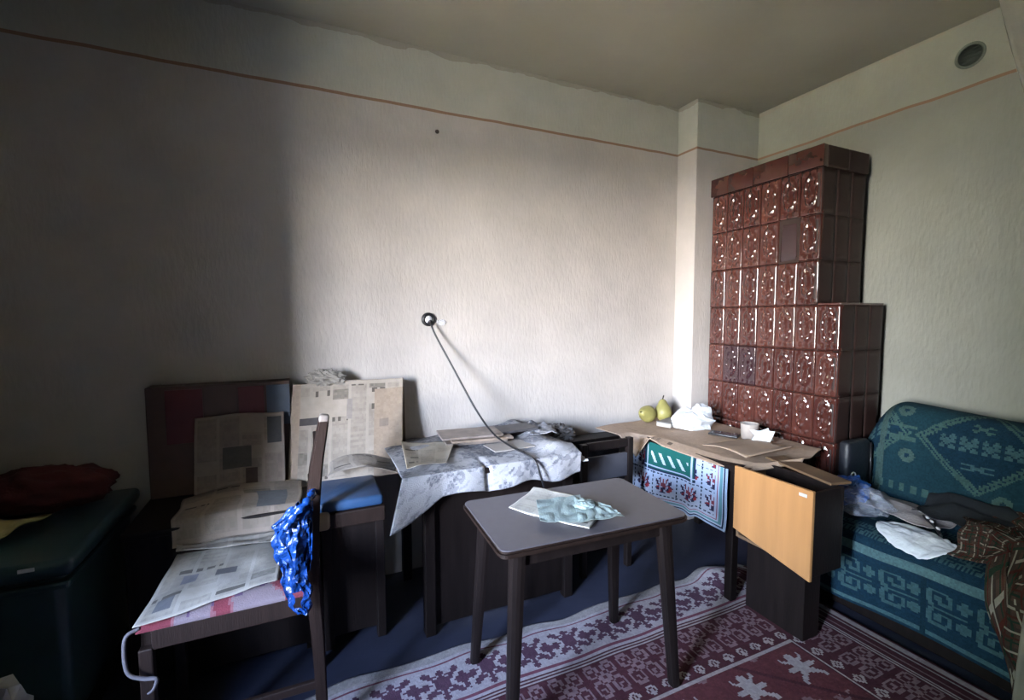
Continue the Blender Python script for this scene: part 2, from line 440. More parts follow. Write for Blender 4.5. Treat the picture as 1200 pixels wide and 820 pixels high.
# ledge on the step and the crown
box('ledge_tile', M['glaze'], rel((SX, SX+SD, SY-7*TW, SY-6*TW-.001, ZT-.002, ZT+.012)), stove, 0.004)
zc0, zc1 = ZT+3*TH+.001, ZT+0.894
ov = 0.008
ys = [SY+.01, SY-1.05*TW, SY-2.55*TW, SY-4.4*TW, SY-6*TW-ov]
for a, b in zip(ys, ys[1:]):
    box('crown_tile', M['glaze'], rel((SX-ov, SX+.035, b+.0015, a-.0015, zc0, zc1)), stove, 0.006, 3, smooth=True)
for k in range(2):
    xa = SX+.0355+k*(SD-.025)/2
    box('crown_tile', M['glaze_shade'], rel((xa, xa+(SD-.028)/2, SY-6*TW-ov, SY-6*TW+.06, zc0, zc1-.002)), stove, 0.006, 2)
box('stove_top', M['glaze_shade'], rel((SX+.036, SX+SD, SY-6*TW+.061, SY+.008, zc1-.02, zc1-.003)), stove)

# ------------------------------------------------------------------ small table in front
TC = (0.985, 1.58); TL, TS, TZ = 0.80, 0.475, 0.725
tab = thing('small_table', 'small dark wooden table with grey laminate top and splayed legs on the rug', 'table', (TC[0], TC[1], 0), math.radians(-2.5))
def rounded_slab(name, m, L, S, z0, z1, r, parent, bev=0.004):
    bm = bmesh.new(); pts = []
    for (sx, sy, a0) in ((1, 1, 0), (-1, 1, 90), (-1, -1, 180), (1, -1, 270)):
        for k in range(7):
            t = math.radians(a0+k*15)
            pts.append((sx*(L/2-r)+r*math.cos(t), sy*(S/2-r)+r*math.sin(t)))
    v = [bm.verts.new((x, y, z0)) for x, y in pts]
    f = bm.faces.new(v); bm.normal_update()
    e = bmesh.ops.extrude_face_region(bm, geom=[f])
    for q in e['geom']:
        if isinstance(q, bmesh.types.BMVert): q.co.z = z1
    bmesh.ops.recalc_face_normals(bm, faces=bm.faces)
    hor = [ed for ed in bm.edges if abs(ed.verts[0].co.z-ed.verts[1].co.z) < 1e-6]
    bmesh.ops.bevel(bm, geom=hor, offset=bev, segments=2, affect='EDGES')
    return link(bm_mesh(bm, name), name, m, parent)
top = rounded_slab('table_top', M['wood_chair'], TL, TS, TZ-.03, TZ-.004, .035, tab, .008)
lam = rounded_slab('laminate_sheet', M['laminate'], TL-.012, TS-.012, TZ-.005, TZ, .031, top, .0015)
for sx in (-1, 1):
    for sy in (-1, 1):
        bm = bmesh.new()
        x0, yy0 = sx*(TL/2-.085), sy*(TS/2-.065); x1, yy1 = sx*(TL/2-.045), sy*(TS/2-.025)
        ra, rb = .029, .020
        sec = []
        for (cx, cy, z, r) in ((x0, yy0, TZ-.031, ra), (x1, yy1, 0.017, rb)):
            ring = []
            for q in range(12):
                t = 2*math.pi*(q+.5)/12
                # softly squared section
                k = 1/max(abs(math.cos(t)), abs(math.sin(t)))**.55
                ring.append(bm.verts.new((cx+r*k*math.cos(t)*.95, cy+r*k*math.sin(t)*.95, z)))
            sec.append(ring)
        for q in range(12): bm.faces.new((sec[0][q], sec[1][q], sec[1][(q+1) % 12], sec[0][(q+1) % 12]))
        bm.faces.new(sec[0]); bm.faces.new(sec[1][::-1])
        bmesh.ops.recalc_face_normals(bm, faces=bm.faces)
        link(bm_mesh(bm, 'leg'), 'leg', M['wood_dark'], tab, smooth=False)
ax, ay = TL/2-.085, TS/2-.065
for s in (-1, 1):
    box('apron', M['wood_dark'], (-ax+.02, ax-.02, s*ay-.011, s*ay+.011, TZ-.09, TZ-.031), tab)
    box('apron', M['wood_dark'], (s*ax-.011, s*ax+.011, -ay+.02, ay-.02, TZ-.09, TZ-.031), tab)

def flat_paper(name, label, cat, corners, z, n, col, rough=.75, curl=0.004, seed=0, thick=.0015, m=None, group=None, edge=0.0):
    """a sheet lying on something, given by its four corners (in plan), lightly curled"""
    c = [np.array(q, float) for q in corners]
    w = Wave(seed, 2.2)
    def pos(u, v):
        x = (1-u)*(1-v)*c[0][0]+u*(1-v)*c[1][0]+u*v*c[2][0]+(1-u)*v*c[3][0]
        y = (1-u)*(1-v)*c[0][1]+u*(1-v)*c[1][1]+u*v*c[2][1]+(1-u)*v*c[3][1]
        d = 1-np.minimum(np.minimum(u, 1-u), np.minimum(v, 1-v))*2
        return x, y, z+curl*(1+w(u, v)*.6)+edge*d**4*(0.5+.5*np.sin(5*u+3*v+seed))
    o = sheet(name, m or PRINT(rough), n[0], n[1], pos, col, thick=thick)
    return tag(o, label, cat, group)
flat_paper('newspaper', 'folded newspaper lying on the small grey table', 'newspaper', [(0.745, 1.675), (0.93, 1.375), (1.135, 1.535), (0.94, 1.835)], TZ+.002, (40, 40),
           newsprint(.35, .28, 5, (0.66, 0.64, 0.58), cols=3), curl=.003, seed=3, edge=.006, thick=.004)
def teal_tissue():
    col = (0.36, 0.47, 0.47)
    m = mat('pale_teal_tissue', col, .6, .12, 30, .2, 120)
    root = thing('tissue_bundle', 'crumpled pale teal tissue paper on top of the folded newspaper', 'tissue', (0.93, 1.53, TZ+.008))
    w = Wave(21, 3.5)
    def leaf(nm, quad, z, seed, fold):
        c = [np.array(q, float) for q in quad]; ww = Wave(seed, 4)
        def pos(u, v):
            x = (1-u)*(1-v)*c[0][0]+u*(1-v)*c[1][0]+u*v*c[2][0]+(1-u)*v*c[3][0]-0.93
            y = (1-u)*(1-v)*c[0][1]+u*(1-v)*c[1][1]+u*v*c[2][1]+(1-u)*v*c[3][1]-1.53
            return x, y, z+.012+fold*abs(ww(u*.5, v*.5))*.6+.0*u
        sheet(nm, m, 18, 18, pos, None, root, thick=.001, smooth=False)
    leaf('tissue_leaf', [(0.78, 1.47), (0.93, 1.40), (1.05, 1.62), (0.86, 1.66)], .004, 31, .007)
    leaf('tissue_leaf', [(0.90, 1.40), (1.085, 1.37), (1.09, 1.47), (1.02, 1.63)], .008, 37, .009)
    blob('tissue_knot', m, (1.0-.93, 1.51-1.53, .030), (.040, .034, .013), .25, 1.2, 41, root, 16, 8)
teal_tissue()

# ------------------------------------------------------------------ rug
RX0, RX1, RY0, RY1 = -0.35, 2.43, -0.6, 1.92
BR = bitmap(['......#.........', '.....###........', '.#....#....##.#.', '###..###..####..', '.####.#.####.##.', '..##.###.##..#..', '#..#######..###.',
             '##..#####..#####', '###.#####.######', '##..#####..####.', '...#######..##..', '..##.###.##.....', '.####.#.####....', '###..###..###...', '.#....#....#....', '................'])
SC = bitmap(['................', '..####....####..', '.##..##..##..##.', '.#..#.#..#.#..#.', '.#.##.#..#.##.#.', '.#....#..#....#.', '.##..#.##.#..##.', '..###.####.###..',
             '.....##..##.....', '..###.####.###..', '.##..#.##.#..##.', '.#....#..#....#.', '.#.##.#..#.##.#.', '.##..##..##..##.', '..####....####..', '................'])
ST = bitmap(['.......##.......', '..#...####...#..', '..##..####..##..', '...##########...', '....########....', '.....######.....', '.##############.', '################',
             '.##############.', '.....######.....', '....########....', '...####..####...', '..###......###..', '.###........###.', '.##..........##.', '................'])
DI = bitmap(['...##...', '..####..', '.##..##.', '##.##.##', '##.##.##', '.##..##.', '..####..', '...##...'])
def rug_col(u, v):
    x = RX0+u*(RX1-RX0); y = RY0+v*(RY1-RY0)
    dF = RY1-y; dR = RX1-x
    bur = (0.135, 0.044, 0.052); bur2 = (0.088, 0.030, 0.040); cream = (0.42, 0.37, 0.37); pink = (0.24, 0.15, 0.165); white = (0.44, 0.40, 0.42)
    L = []
    one = np.ones_like(x, bool)
    L.append((one, bur))
    # field with branches and stars inside the borders
    fx, fy = (x-.1)/.30, (y-.15)/.30
    row = np.floor(fy)
    sx = frac(fx+.5*(row % 2)); sy = frac(fy)
    L.append((stamp(ST, sx*1.9-.45, sy*1.9-.45), white))
    L.append((stamp(DI, frac(sx+.5)*3.2-1.1, frac(sy+.5)*3.2-1.1), pink))
    L.append((abs(frac(fx*.5+fy*.5)-.5) < .02, bur2))
    # scroll border
    d = np.minimum(dF-.30, dR-.13)
    along = np.where(dF-.30 < dR-.13, x, y)
    scb = (d < .30)
    L.append((scb, bur2))
    L.append((scb & stamp(SC, frac(along/.17), d/.20-.12), (0.25, 0.17, 0.185)))
    L.append((scb & stamp(DI, frac(along/.085)*1.6-.3, (d-.225)/.05), cream))
    for q in (.003, .285):
        L.append(((d > q) & (d < q+.012), cream))
    L.append(((d > .018) & (d < .026), cream))
    # outer border at the far edge: white ground with dark branches
    ob = (dF < .30) & (dR > .13)
    L.append((ob, white))
    L.append((ob & stamp(BR, frac(x/.20), (dF-.085)/.17), (0.11, 0.055, 0.085)))
    for q, w_ in ((.066, .010), (.265, .012), (.285, .007)):
        L.append(((dF > q) & (dF < q+w_) & (dR > .02), (0.20, 0.07, 0.10)))
    L.append((dF < .05, (0.36, 0.33, 0.32)))
    # right edge: narrow light stripes
    rb = (dR < .13) & (dF > .05)
    L.append((rb, bur2))
    L.append((rb & (dR < .045) & (dR > .015), cream)); L.append((rb & (dR > .06) & (dR < .072), cream)); L.append((rb & (dR > .10) & (dR < .115), pink))
    out = lay((0., 0., 0.), *L)
    wear = 0.86+.22*hsh(np.floor(x/.009), np.floor(y/.009))
    return [o*wear for o in out]
wr = Wave(8, .9); wr2 = Wave(9, 2.5)
def rug_pos(u, v):
    x = RX0+u*(RX1-RX0); y = RY0+v*(RY1-RY0)
    # the far right corner is pushed up into a soft fold
    b = np.exp(-(((x-2.20)/.16)**2+((y-1.84)/.10)**2))
    z = .012+.0025*(wr(x, y)+1)+.05*b
    return x-.05*b-.09*np.clip((y-1.55)/.4, 0, 1)**2*np.clip((x-1.6)/.8, 0, 1), y+.012*wr2(x, y)*np.clip((y-1.5)/.4, 0, 1), z
rug = sheet('rug', PRINT(.95, .12, 'woven_wool_rug', .5, .1), 348, 315, rug_pos, rug_col, thick=.01)
tag(rug, 'burgundy patterned woven rug with white border lying on the floor', 'rug')

# ------------------------------------------------------------------ sofa under a teal throw
SOY0, SOY1 = -0.55, 1.535
sofa = thing('sofa', 'low dark sofa against the right wall, hidden under a teal throw', 'sofa', (2.8, .5, 0))
def rs(b): return (b[0]-2.8, b[1]-2.8, b[2]-.5, b[3]-.5, b[4], b[5])
box('base', M['wood_dark'], rs((2.47, 3.12, SOY0, SOY1-.02, 0.03, 0.16)), sofa, .01)
box('seat_cushion', mat('dark_sofa_fabric', (.02, .035, .05), .9), rs((2.455, 3.05, SOY0, SOY1-.015, 0.165, 0.435)), sofa, .04, 3, smooth=True)
box('backrest', MATS['dark_sofa_fabric'], rs((2.91, 3.10, SOY0, SOY1-.03, 0.44, 0.96)), sofa, .06, 4, smooth=True)
PR = np.array([(2.440, .10), (2.432, .22), (2.428, .36), (2.45, .435), (2.53, .462), (2.66, .462), (2.78, .47), (2.855, .52), (2.875, .62), (2.885, .78), (2.90, .92), (2.95, .995), (3.03, 1.01), (3.10, .97), (3.125, .82)])
seglen = np.concatenate([[0], np.cumsum(np.hypot(*np.diff(PR, axis=0).T))]); SLEN = seglen[-1]
def catmull(t):
    """smooth profile by arc length"""
    s = t*SLEN
    k = np.clip(np.searchsorted(seglen, s, side='right')-1, 0, len(PR)-2)
    f = (s-seglen[k])/(seglen[k+1]-seglen[k])
    a, b, c, d = PR[np.maximum(k-1, 0)], PR[k], PR[k+1], PR[np.minimum(k+2, len(PR)-1)]
    f = f[..., None]
    return 0.5*(2*b+(c-a)*f+(2*a-5*b+4*c-d)*f**2+(3*b-a-3*c+d)*f**3)
wt = Wave(51, 1.3); wt2 = Wave(52, 3.0)
def throw_pos(u, v):
    q = catmull(v)
    y = SOY1+.012-u*(SOY1-SOY0)
    end = np.clip(1-u*(SOY1-SOY0)/.16, 0, 1)             # the sofa's rounded end
    high = np.clip((v*SLEN-.75)/.5, 0, 1)
    x = q[..., 0]-.010*wt(y, v*SLEN)-.004*wt2(y, v*SLEN)+.03*end**2*high
    z = q[..., 1]+.006*wt(y+3, v*SLEN)-.16*end**2.2*high+.012*wt(y*1.1, 3.)*high
    return x, y-.02*high*end, z
FL = bitmap(['..##....##..', '.####..####.', '.####..####.', '..##.##.##..', '....####....', '.##########.', '.##########.', '....####....', '..##.##.##..', '.####..####.', '.####..####.', '..##....##..'])
CB = bitmap(['#.#.#.#.#.##', '#.#.#.#.#.##', '#.#.#.#.#...', '###########.', '....###.....', '###########.', '#.#.#.#.#...', '#.#.#.#.#.##', '#.#.#.#.#.##', '............'])
HK = bitmap(['..######......', '.##....##..##.', '.##.##..#.####', '.##.##..#.####', '.##..####..##.', '..##..........', '...##########.', '..##..........', '.##..####..##.', '.##.##..#.####', '.##.##..#.####', '.##....##..##.', '..######......', '..............'])
def throw_col(u, v):
    y = u*(SOY1-SOY0); s = v*SLEN                         # metres from the stove end, metres up from the hem
    base = (0.009, 0.038, 0.066); lt = (0.058, 0.128, 0.140); dk = (0.008, 0.032, 0.052); gn = (0.06, 0.125, 0.115)
    one = np.ones_like(y, bool); L = [(one, base)]
    # back: lozenges edged with beads, a bouquet inside
    bk = s > .80
    cy = (frac((y-.245)/.52)-.5)*.52; cs = s-1.13
    dia = abs(cy)/.255+abs(cs)/.225
    L.append((bk & (dia > 1.0), (0.014, 0.052, 0.072)))
    ring = bk & (dia > .80) & (dia < 1.0)
    L.append((ring, gn)); L.append((ring & (frac(dia*9.9+.1) < .5) & (frac((y+s)/.028) < .45), base))
    L.append((bk & (dia < .72) & stamp(FL, frac((cy+.16)/.08), (s-1.10)/.075) & (abs(cy) < .16), lt))
    L.append((bk & stamp(FL, (cy+.07)/.14, (s-1.02)/.035), lt)); L.append((bk & stamp(FL, (cy+.05)/.10, (s-1.20)/.04), gn))
    for (a, b) in ((.225, 1.02), (.60, .90), (.19, 1.24), (.78, 1.03), (1.1, .92)):
        L.append((bk & (((y-a)/.036)**2+((s-b)/.034)**2 < 1), (0.07, 0.13, 0.12)))
        L.append((bk & (((y-a)/.011)**2+((s-b)/.010)**2 < 1), base))
    L.append((bk & (abs(y-.105-.03*(s-1.1)) < .017), (0.065, 0.12, 0.115)))
    L.append((bk & (y > .14) & (y < .26) & ((abs(s-1.10) < .010) | (abs(s-1.16) < .008)), gn))
    L.append((bk & (s > .83) & (s < .87) & (frac(y/.05) < .5), gn))
    # seat and front: comb bands and hooks
    se = (s > .30) & (s <= .80)
    L.append((se & stamp(CB, frac(y/.085), (s-.34)/.10), lt))
    L.append((se & stamp(CB, frac(y/.085+.5), (s-.56)/.10), lt))
    L.append(((s > .27) & (s < .31), (0.10, 0.19, 0.20)))
    L.append((se & (abs(s-.52) < .012) & (frac(y/.04) < .6), lt))
    fr = s <= .27
    L.append((fr & stamp(HK, frac(y/.17), (s-.07)/.165), lt))
    L.append((fr & (s < .045) & (s > .02), (0.07, 0.15, 0.165)))
    L.append((fr & (abs(frac(y/.51)) < .03), dk))
    out = lay((0., 0., 0.), *L)
    wv = .85+.3*hsh(np.floor(y/.006), np.floor(s/.006))
    return [o*wv for o in out]
thr = sheet('sofa_throw', PRINT(.9, .15, 'woven_teal_throw', .4, .15), 300, 215, throw_pos, throw_col, thick=.008, offset=1.0)
tag(thr, 'dark teal woven throw with pale geometric pattern draped over the sofa', 'throw')

# things lying on the sofa
def drape(name, label, cat, m, quad, zf, n=(40, 40), col=None, thick=.003, amp=.012, freq=3, seed=0, smooth=True, mask=None, jit=.007):
    c = [np.array(q, float) for q in quad]; w = Wave(seed, freq); w2 = Wave(seed+7, freq*2.3)
    def pos(u, v):
        x = (1-u)*(1-v)*c[0][0]+u*(1-v)*c[1][0]+u*v*c[2][0]+(1-u)*v*c[3][0]
        y = (1-u)*(1-v)*c[0][1]+u*(1-v)*c[1][1]+u*v*c[2][1]+(1-u)*v*c[3][1]
        fold = amp*(1-abs(w(x, y)))+amp*.5*w2(x, y)
        jx = jit*w2(y*.8+5, x); jy = jit*w(y+2, x*.9)
        return x+jx, y+jy, zf(x, y)+fold+amp
    o = sheet(name, m, n[0], n[1], pos, col, thick=thick, smooth=smooth, mask=mask)
    return tag(o, label, cat)
def seat_z(x, y): return np.interp(x, [2.40, 2.43, 2.47, 2.55, 2.80, 2.855, 2.88, 2.90, 2.95, 3.05], [.30, .40, .445, .474, .478, .54, .64, .90, 1.0, 1.02])+.014
m_white = mat('white_paper_sheet', (1.0, 1.05, 1.10), .55, .06, 30, .2, 60)
wpw = Wave(61, 1.6); wpw2 = Wave(62, 3.2)
def wp_pos(u, v):
    # a rounded sheet seen flat on the seat, its near edge bent over the front of the sofa
    a = 2*u-1; b = 2*v-1
    k = np.sqrt(np.maximum(1-.5*b*b, 0)); h = np.sqrt(np.maximum(1-.5*a*a, 0))
    y = 1.115+.15*a*k-.02*b; x = 2.525+.085*b*h+.02*a
    return x, y, seat_z(x, y)+.013+.004*(1+wpw(u, v))+.005*abs(wpw2(u, v))
tag(sheet('white_paper', m_white, 26, 22, wp_pos, None, thick=.002), 'bright white crumpled paper sheet on the front of the sofa seat', 'paper')
m_cloth = mat('pale_grey_cloth', (.42, .38, .38), .85, .1, 20, .3, 90)
drape('grey_cloth', 'pale grey pink cloth lying rumpled on the sofa behind the white paper', 'cloth', m_cloth,
      [(2.60, 1.46), (2.56, 1.08), (2.76, 1.05), (2.86, 1.44)], lambda x, y: seat_z(np.minimum(x, 2.80), y)+.025+.03*np.exp(-((x-2.70)**2+(y-1.3)**2)/.02), (40, 30), amp=.014, freq=3, seed=65)
m_bag = bpy.data.materials.new('clear_plastic_film'); m_bag.use_nodes = True
_n = m_bag.node_tree.nodes; _b = _n['Principled BSDF']
_b.inputs['Base Color'].default_value = (.52, .58, .68, 1); _b.inputs['Roughness'].default_value = .3; _b.inputs['Alpha'].default_value = .5
_tx = _n.new('ShaderNodeTexNoise'); _tx.inputs['Scale'].default_value = 18; _mr = _n.new('ShaderNodeMapRange')
_mr.inputs['To Min'].default_value = .04; _mr.inputs['To Max'].default_value = .42
m_bag.node_tree.links.new(_tx.outputs['Fac'], _mr.inputs['Value']); m_bag.node_tree.links.new(_mr.outputs[0], _b.inputs['Alpha'])
pb = thing('plastic_bag', 'clear plastic bag with a blue wrapper inside lying on the sofa corner', 'plastic bag', (2.50, 1.36, .485))
blob('film', m_bag, (0.0, 0.0, .075), (.16, .14, .085), .2, .9, 71, pb, 40, 24, flatten=.004)
blob('blue_wrapper', mat('blue_wrapper_plastic', (.02, .14, .55), .35, .2, 10), (.05, .05, .125), (.085, .075, .060), .22, .9, 75, pb, 24, 14)
m_dk = mat('black_jersey', (.012, .016, .022), .9, .2, 20, .2, 80)
jk = drape('dark_jacket', 'crumpled black jacket heaped on the sofa seat beside the plaid blanket', 'jacket', m_dk,
      [(2.66, 1.19), (2.62, .90), (2.90, .80), (2.95, 1.22)], lambda x, y: seat_z(np.minimum(x, 2.84), y)+.03+.07*np.exp(-((x-2.80)**2/.010+(y-1.03)**2/.02)), (46, 40), amp=.025, freq=2.6, seed=81)
strap = thing('beaded_strap', 'black strap with white beads lying across the grey cloth', 'strap', (2.66, 1.12, .54))
sp = spline([(.07, .13, -.012), (.03, .05, -.005), (-.02, 0, 0), (-.06, -.05, -.01), (-.11, -.09, -.02)], 6)
tube('strap_band', M['black'], [p+Vector((0, 0, .012)) for p in sp], .007, strap, 8)
for k in (6, 12, 15, 20):
    p = sp[k]; lathe('bead', M['socket'], [(.002, -.006), (.009, -.003), (.009, .003), (.002, .006)], strap, 10, p+Vector((0, 0, .022)), (.4, .6, 0))
def plaid(u, v):
    a, b = u*15, v*15
    base = (.080, .050, .038); L = [(np.ones_like(u, bool), base)]
    L.append((frac(a) < .34, (.105, .062, .048))); L.append((frac(b) < .34, (.062, .045, .037)))
    L.append((frac(a+.2) < .09, (.025, .05, .033))); L.append((frac(b+.25) < .09, (.025, .05, .033)))
    L.append((frac(a+.5) < .07, (.10, .025, .02))); L.append((frac(b+.5) < .07, (.10, .03, .022)))
    L.append(((frac(a+.75) < .05) & (hsh(np.floor(v*80), 3) > .4), (.36, .33, .27))); L.append(((frac(b+.75) < .05) & (hsh(np.floor(u*80), 5) > .4), (.36, .33, .27)))
    return lay((0., 0., 0.), *L)
m_pl = PRINT(.95, .15, 'plaid_wool', .5, .1)
wpl = Wave(91, 2.2); wpl2 = Wave(93, 4.5)
def plaid_pos(u, v):
    # u runs along the sofa from the jacket towards the viewer, v from the seat back down over the front edge
    y = 1.06-u*.68-.10*v
    prof_x = np.interp(v, [0, .25, .5, .62, .7, 1.0], [2.92, 2.76, 2.56, 2.42, 2.385, 2.395])
    prof_z = np.interp(v, [0, .25, .5, .62, .7, 1.0], [.60, .535, .505, .46, .38, .06])
    short = np.clip((.36-u)/.12, 0, 1)                   # the bunched near corner stays up on the seat
    vv = v*(1-.40*short)
    prof_x = np.interp(vv, [0, .25, .5, .62, .7, 1.0], [2.92, 2.76, 2.56, 2.425, 2.385, 2.39])
    prof_z = np.interp(vv, [0, .25, .5, .62, .7, 1.0], [.62, .55, .525, .485, .40, .06])
    f = .020*(1-abs(wpl(u*1.4, v*.7)))+.009*wpl2(u, v)
    side = np.clip((vv-.55)/.15, 0, 1)
    return prof_x-f*side-.012*side, y+.02*wpl2(v, u), prof_z+(f+.012)*(1-side)+.05*short*np.exp(-((v-.75)/.2)**2)
o = sheet('plaid_blanket', m_pl, 150, 150, plaid_pos, plaid, thick=.006)
tag(o, 'brown plaid wool blanket hanging over the front edge of the sofa', 'blanket')

# black pouch standing between stove and sofa
po_ = thing('black_pouch', 'small black pouch with white loops standing between stove and sofa', 'pouch', (2.74, 1.50, .50))
box('pouch_body', mat('black_nylon', (.012, .015, .022), .5, .2, 15, .3, 50), (-.10, .10, -.03, .03, 0, .33), po_, .022, 3, smooth=True)
tube('strap_edge', M['black'], [(.085, -.034, .03), (.09, -.036, .18), (.085, -.034, .31)], .006, po_, 8)
for (x, z, s) in ((-.055, .10, .018), (-.03, .115, .02), (-.065, .15, .02)):
    tube('loop', M['socket'], [(x+s*math.cos(t), -.036, z+s*.8*math.sin(t)) for t in [2*math.pi*k/14 for k in range(14)]], .0035, po_, 6, closed=True)

# ------------------------------------------------------------------ desk with cardboard beside the stove
DX0, DX1, DY0, DY1, DZ = 1.97, 2.64, 1.62, 2.48, .745
desk = thing('desk', 'dark wooden desk in front of the stove, covered with cardboard', 'desk', (2.3, 2.05, 0))
def rd(b): return (b[0]-2.3, b[1]-2.3, b[2]-2.05, b[3]-2.05, b[4], b[5])
box('desk_top', M['wood_dark'], rd((DX0, DX1, DY0, DY1, DZ-.03, DZ)), desk, .004)
for x in (DX0+.03, DX1-.06):
    for y in (DY0+.03, DY1-.06):
        box('leg', M['wood_dark'], rd((x, x+.045, y, y+.045, 0, DZ-.03)), desk, .004)
box('apron', M['wood_dark'], rd((DX0+.03, DX0+.05, DY0+.075, DY1-.06, DZ-.13, DZ-.03)), desk)
box('apron', M['wood_dark'], rd((DX0+.06, DX1-.03, DY1-.05, DY1-.03, DZ-.13, DZ-.03)), desk)
box('back_panel', M['wood_dark'], rd((DX1-.035, DX1-.02, DY0+.03, DY1-.03, .1, DZ-.03)), desk)

PL = bitmap(['...#....#...', '..##.#.##...', '#..#.#.#..#.', '##.#.#.#.##.', '.#..###..##.', '.##.###.##..', '..#.####.##.', '.##..##..###', '###.###.###.', '.##.##.###..', '....##..##..', '...####.....'])
def cloth_col(u, v):
    # u: along the desk edge (m from the stove-side end), v: m up from the hem
    x = u*.74; y = v*.46
    base = (.52, .62, .82); ink = (.012, .03, .075); red = (.30, .03, .05); grn = (.01, .12, .105); pale = (.30, .48, .55)
    L = [(np.ones_like(x, bool), base)]
    d = np.minimum(y, .74-x)                             # hem and right-hand edge carry the stripes
    L.append((d < .016, (.34, .45, .62))); L.append(((d > .016) & (d < .024), ink)); L.append(((d > .030) & (d < .044), (.14, .34, .40))); L.append(((d > .054) & (d < .060), red))
    inn = (y > .075) & (x < .665)
    cx, cy = (x-.02)/.185, (y-.078)/.165
    gx, gy = frac(cx), frac(cy)
    dash = (((gx < .045) & (frac(y/.03) < .62)) | ((gy < .05) & (frac(x/.03) < .62)))
    L.append((inn & dash, ink))
    pl = inn & stamp(PL, (gx-.16)/.72, (gy-.16)/.74)
    k = hsh(np.floor(x/.013), np.floor(y/.013), 2)
    L.append((pl, (.035, .03, .085))); L.append((pl & (k > .82), red)); L.append((pl & (abs(gx-.5) < .14) & (gy > .45), (.26, .06, .09)))
    L.append((inn & (((gx-.78)/.07)**2+((gy-.36)/.08)**2 < 1), (.42, .05, .06)))
    bx = (x > .115) & (x < .53) & (y > .262)
    L.append((bx, grn)); L.append((bx & ((x < .128) | (x > .517) | (y < .275)), ink))
    L.append((bx & (((x > .137) & (x < .150)) | ((x > .495) & (x < .508)) | ((y > .283) & (y < .296))), base))
    L.append((bx & (x > .17) & (x < .475) & (y > .32) & (y < .40) & (abs(frac((x+y*.6)/.075)-.5) < .17), (.55, .66, .70)))
    return lay((0., 0., 0.), *L)
wc = Wave(101, 2.0)
def cloth_pos(u, v):
    y = 2.40-u*.74
    drop = np.interp(u, [0, .25, .6, .72, 1], [.40, .38, .33, .315, .33])
    z = DZ-.022-(1-v)*drop-.02*np.exp(-((u-.68)/.05)**2)*(1-v)
    x = DX0-.006-.012*(1-v)-.010*wc(u*1.2, v*.4)*(1-v)
    return x, y, z
o = sheet('tablecloth', PRINT(.85, .06, 'printed_cotton', .2, .2), 160, 100, cloth_pos, cloth_col, thick=.003)
tag(o, 'white blue tablecloth printed with plants and green border hanging under the cardboard', 'tablecloth')

# the cardboard: a flattened sheet bending down over the desk's front edge, torn corner at the left
def card_col(u, v):
    base = (.53, .39, .285); n = .92+.16*hsh(np.floor(u*90), np.floor(v*70))
    L = [(np.ones_like(u, bool), base)]
    ink = (.10, .075, .06)
    # printed marks near the front edge
    k = (v > .035) & (v < .10)
    L.append((k & (u > .325) & (u < .345) & (abs(frac(v*40)-.5) > .2), ink))
    L.append((k & (abs(u-.30-.012*np.sin(v*60)) < .005), ink))
    L.append((k & (u > .25) & (u < .29) & (hsh(np.floor(u*220), np.floor(v*160)) > .55), (.2, .14, .1)))
    L.append((k & (u > .415) & (u < .45) & (abs(v-.07) < .022), (.16, .12, .09)))
    L.append(((u > .62) & (u < .72) & (abs(v-.05-.03*(u-.62)) < .008), (.17, .12, .09)))
    L.append(((u > .08) & (u < .16) & (abs(v-.24) < .01), (.25, .18, .13)))
    return [o*n for o in lay((0., 0., 0.), *L)]
wk = Wave(111, 1.2)
CU = [0, .10, .22, .30, .38, .55, .75, .88, 1.0]
def card_pos(u, v):
    # u from the back wall end to the viewer's end, v from the front edge to the stove
    yf = np.interp(u, CU, [2.60, 2.44, 2.28, 2.20, 2.12, 1.95, 1.73, 1.58, 1.50])
    xf = np.interp(u, CU, [1.80, 1.82, 1.845, 1.925, 1.93, 1.93, 1.95, 2.02, 2.30])
    yb = np.interp(u, CU, [2.66, 2.55, 2.485, 2.44, 2.36, 2.15, 1.90, 1.72, 1.56])
    xb = np.interp(u, CU, [2.44, 2.50, 2.54, 2.58, 2.635, 2.635, 2.635, 2.63, 2.55])
    x = xf+(xb-xf)*v; y = yf+(yb-yf)*v
    tip = np.clip(1-abs(u-.22)/.075, 0, 1)*np.clip(1-v/.16, 0, 1)
    z = DZ+.010+.006*(1+wk(u*1.3, v))-.13*tip-.025*np.clip(1-v/.12, 0, 1)*np.clip((u-.3)/.1, 0, 1)
    z = z-.02*np.clip((u-.85)/.15, 0, 1)*0+.02*np.clip((u-.9)/.1, 0, 1)
    return x+.04*tip, y, z
o = sheet('cardboard_sheet', PRINT(.8, .08, 'printed_cardboard', .1, .2), 150, 90, card_pos, card_col, thick=.005)
tag(o, 'flattened brown cardboard sheet with printed marks covering the desk', 'cardboard')
def flap_pos(u, v):
    x = 2.06+.34*v+.02*u; y = 1.92-.27*u-.02*v
    z = DZ+.030+.018*np.sin(np.pi*u)*(1-.3*v)+.025*np.clip((u-.8)/.2, 0, 1)*v
    return x, y, z
o = sheet('cardboard_flap', M['card'], 20, 20, flap_pos, None, thick=.005)
tag(o, 'smaller folded cardboard piece lying on the viewer end of the cardboard sheet', 'cardboard')

ZD = DZ+.022
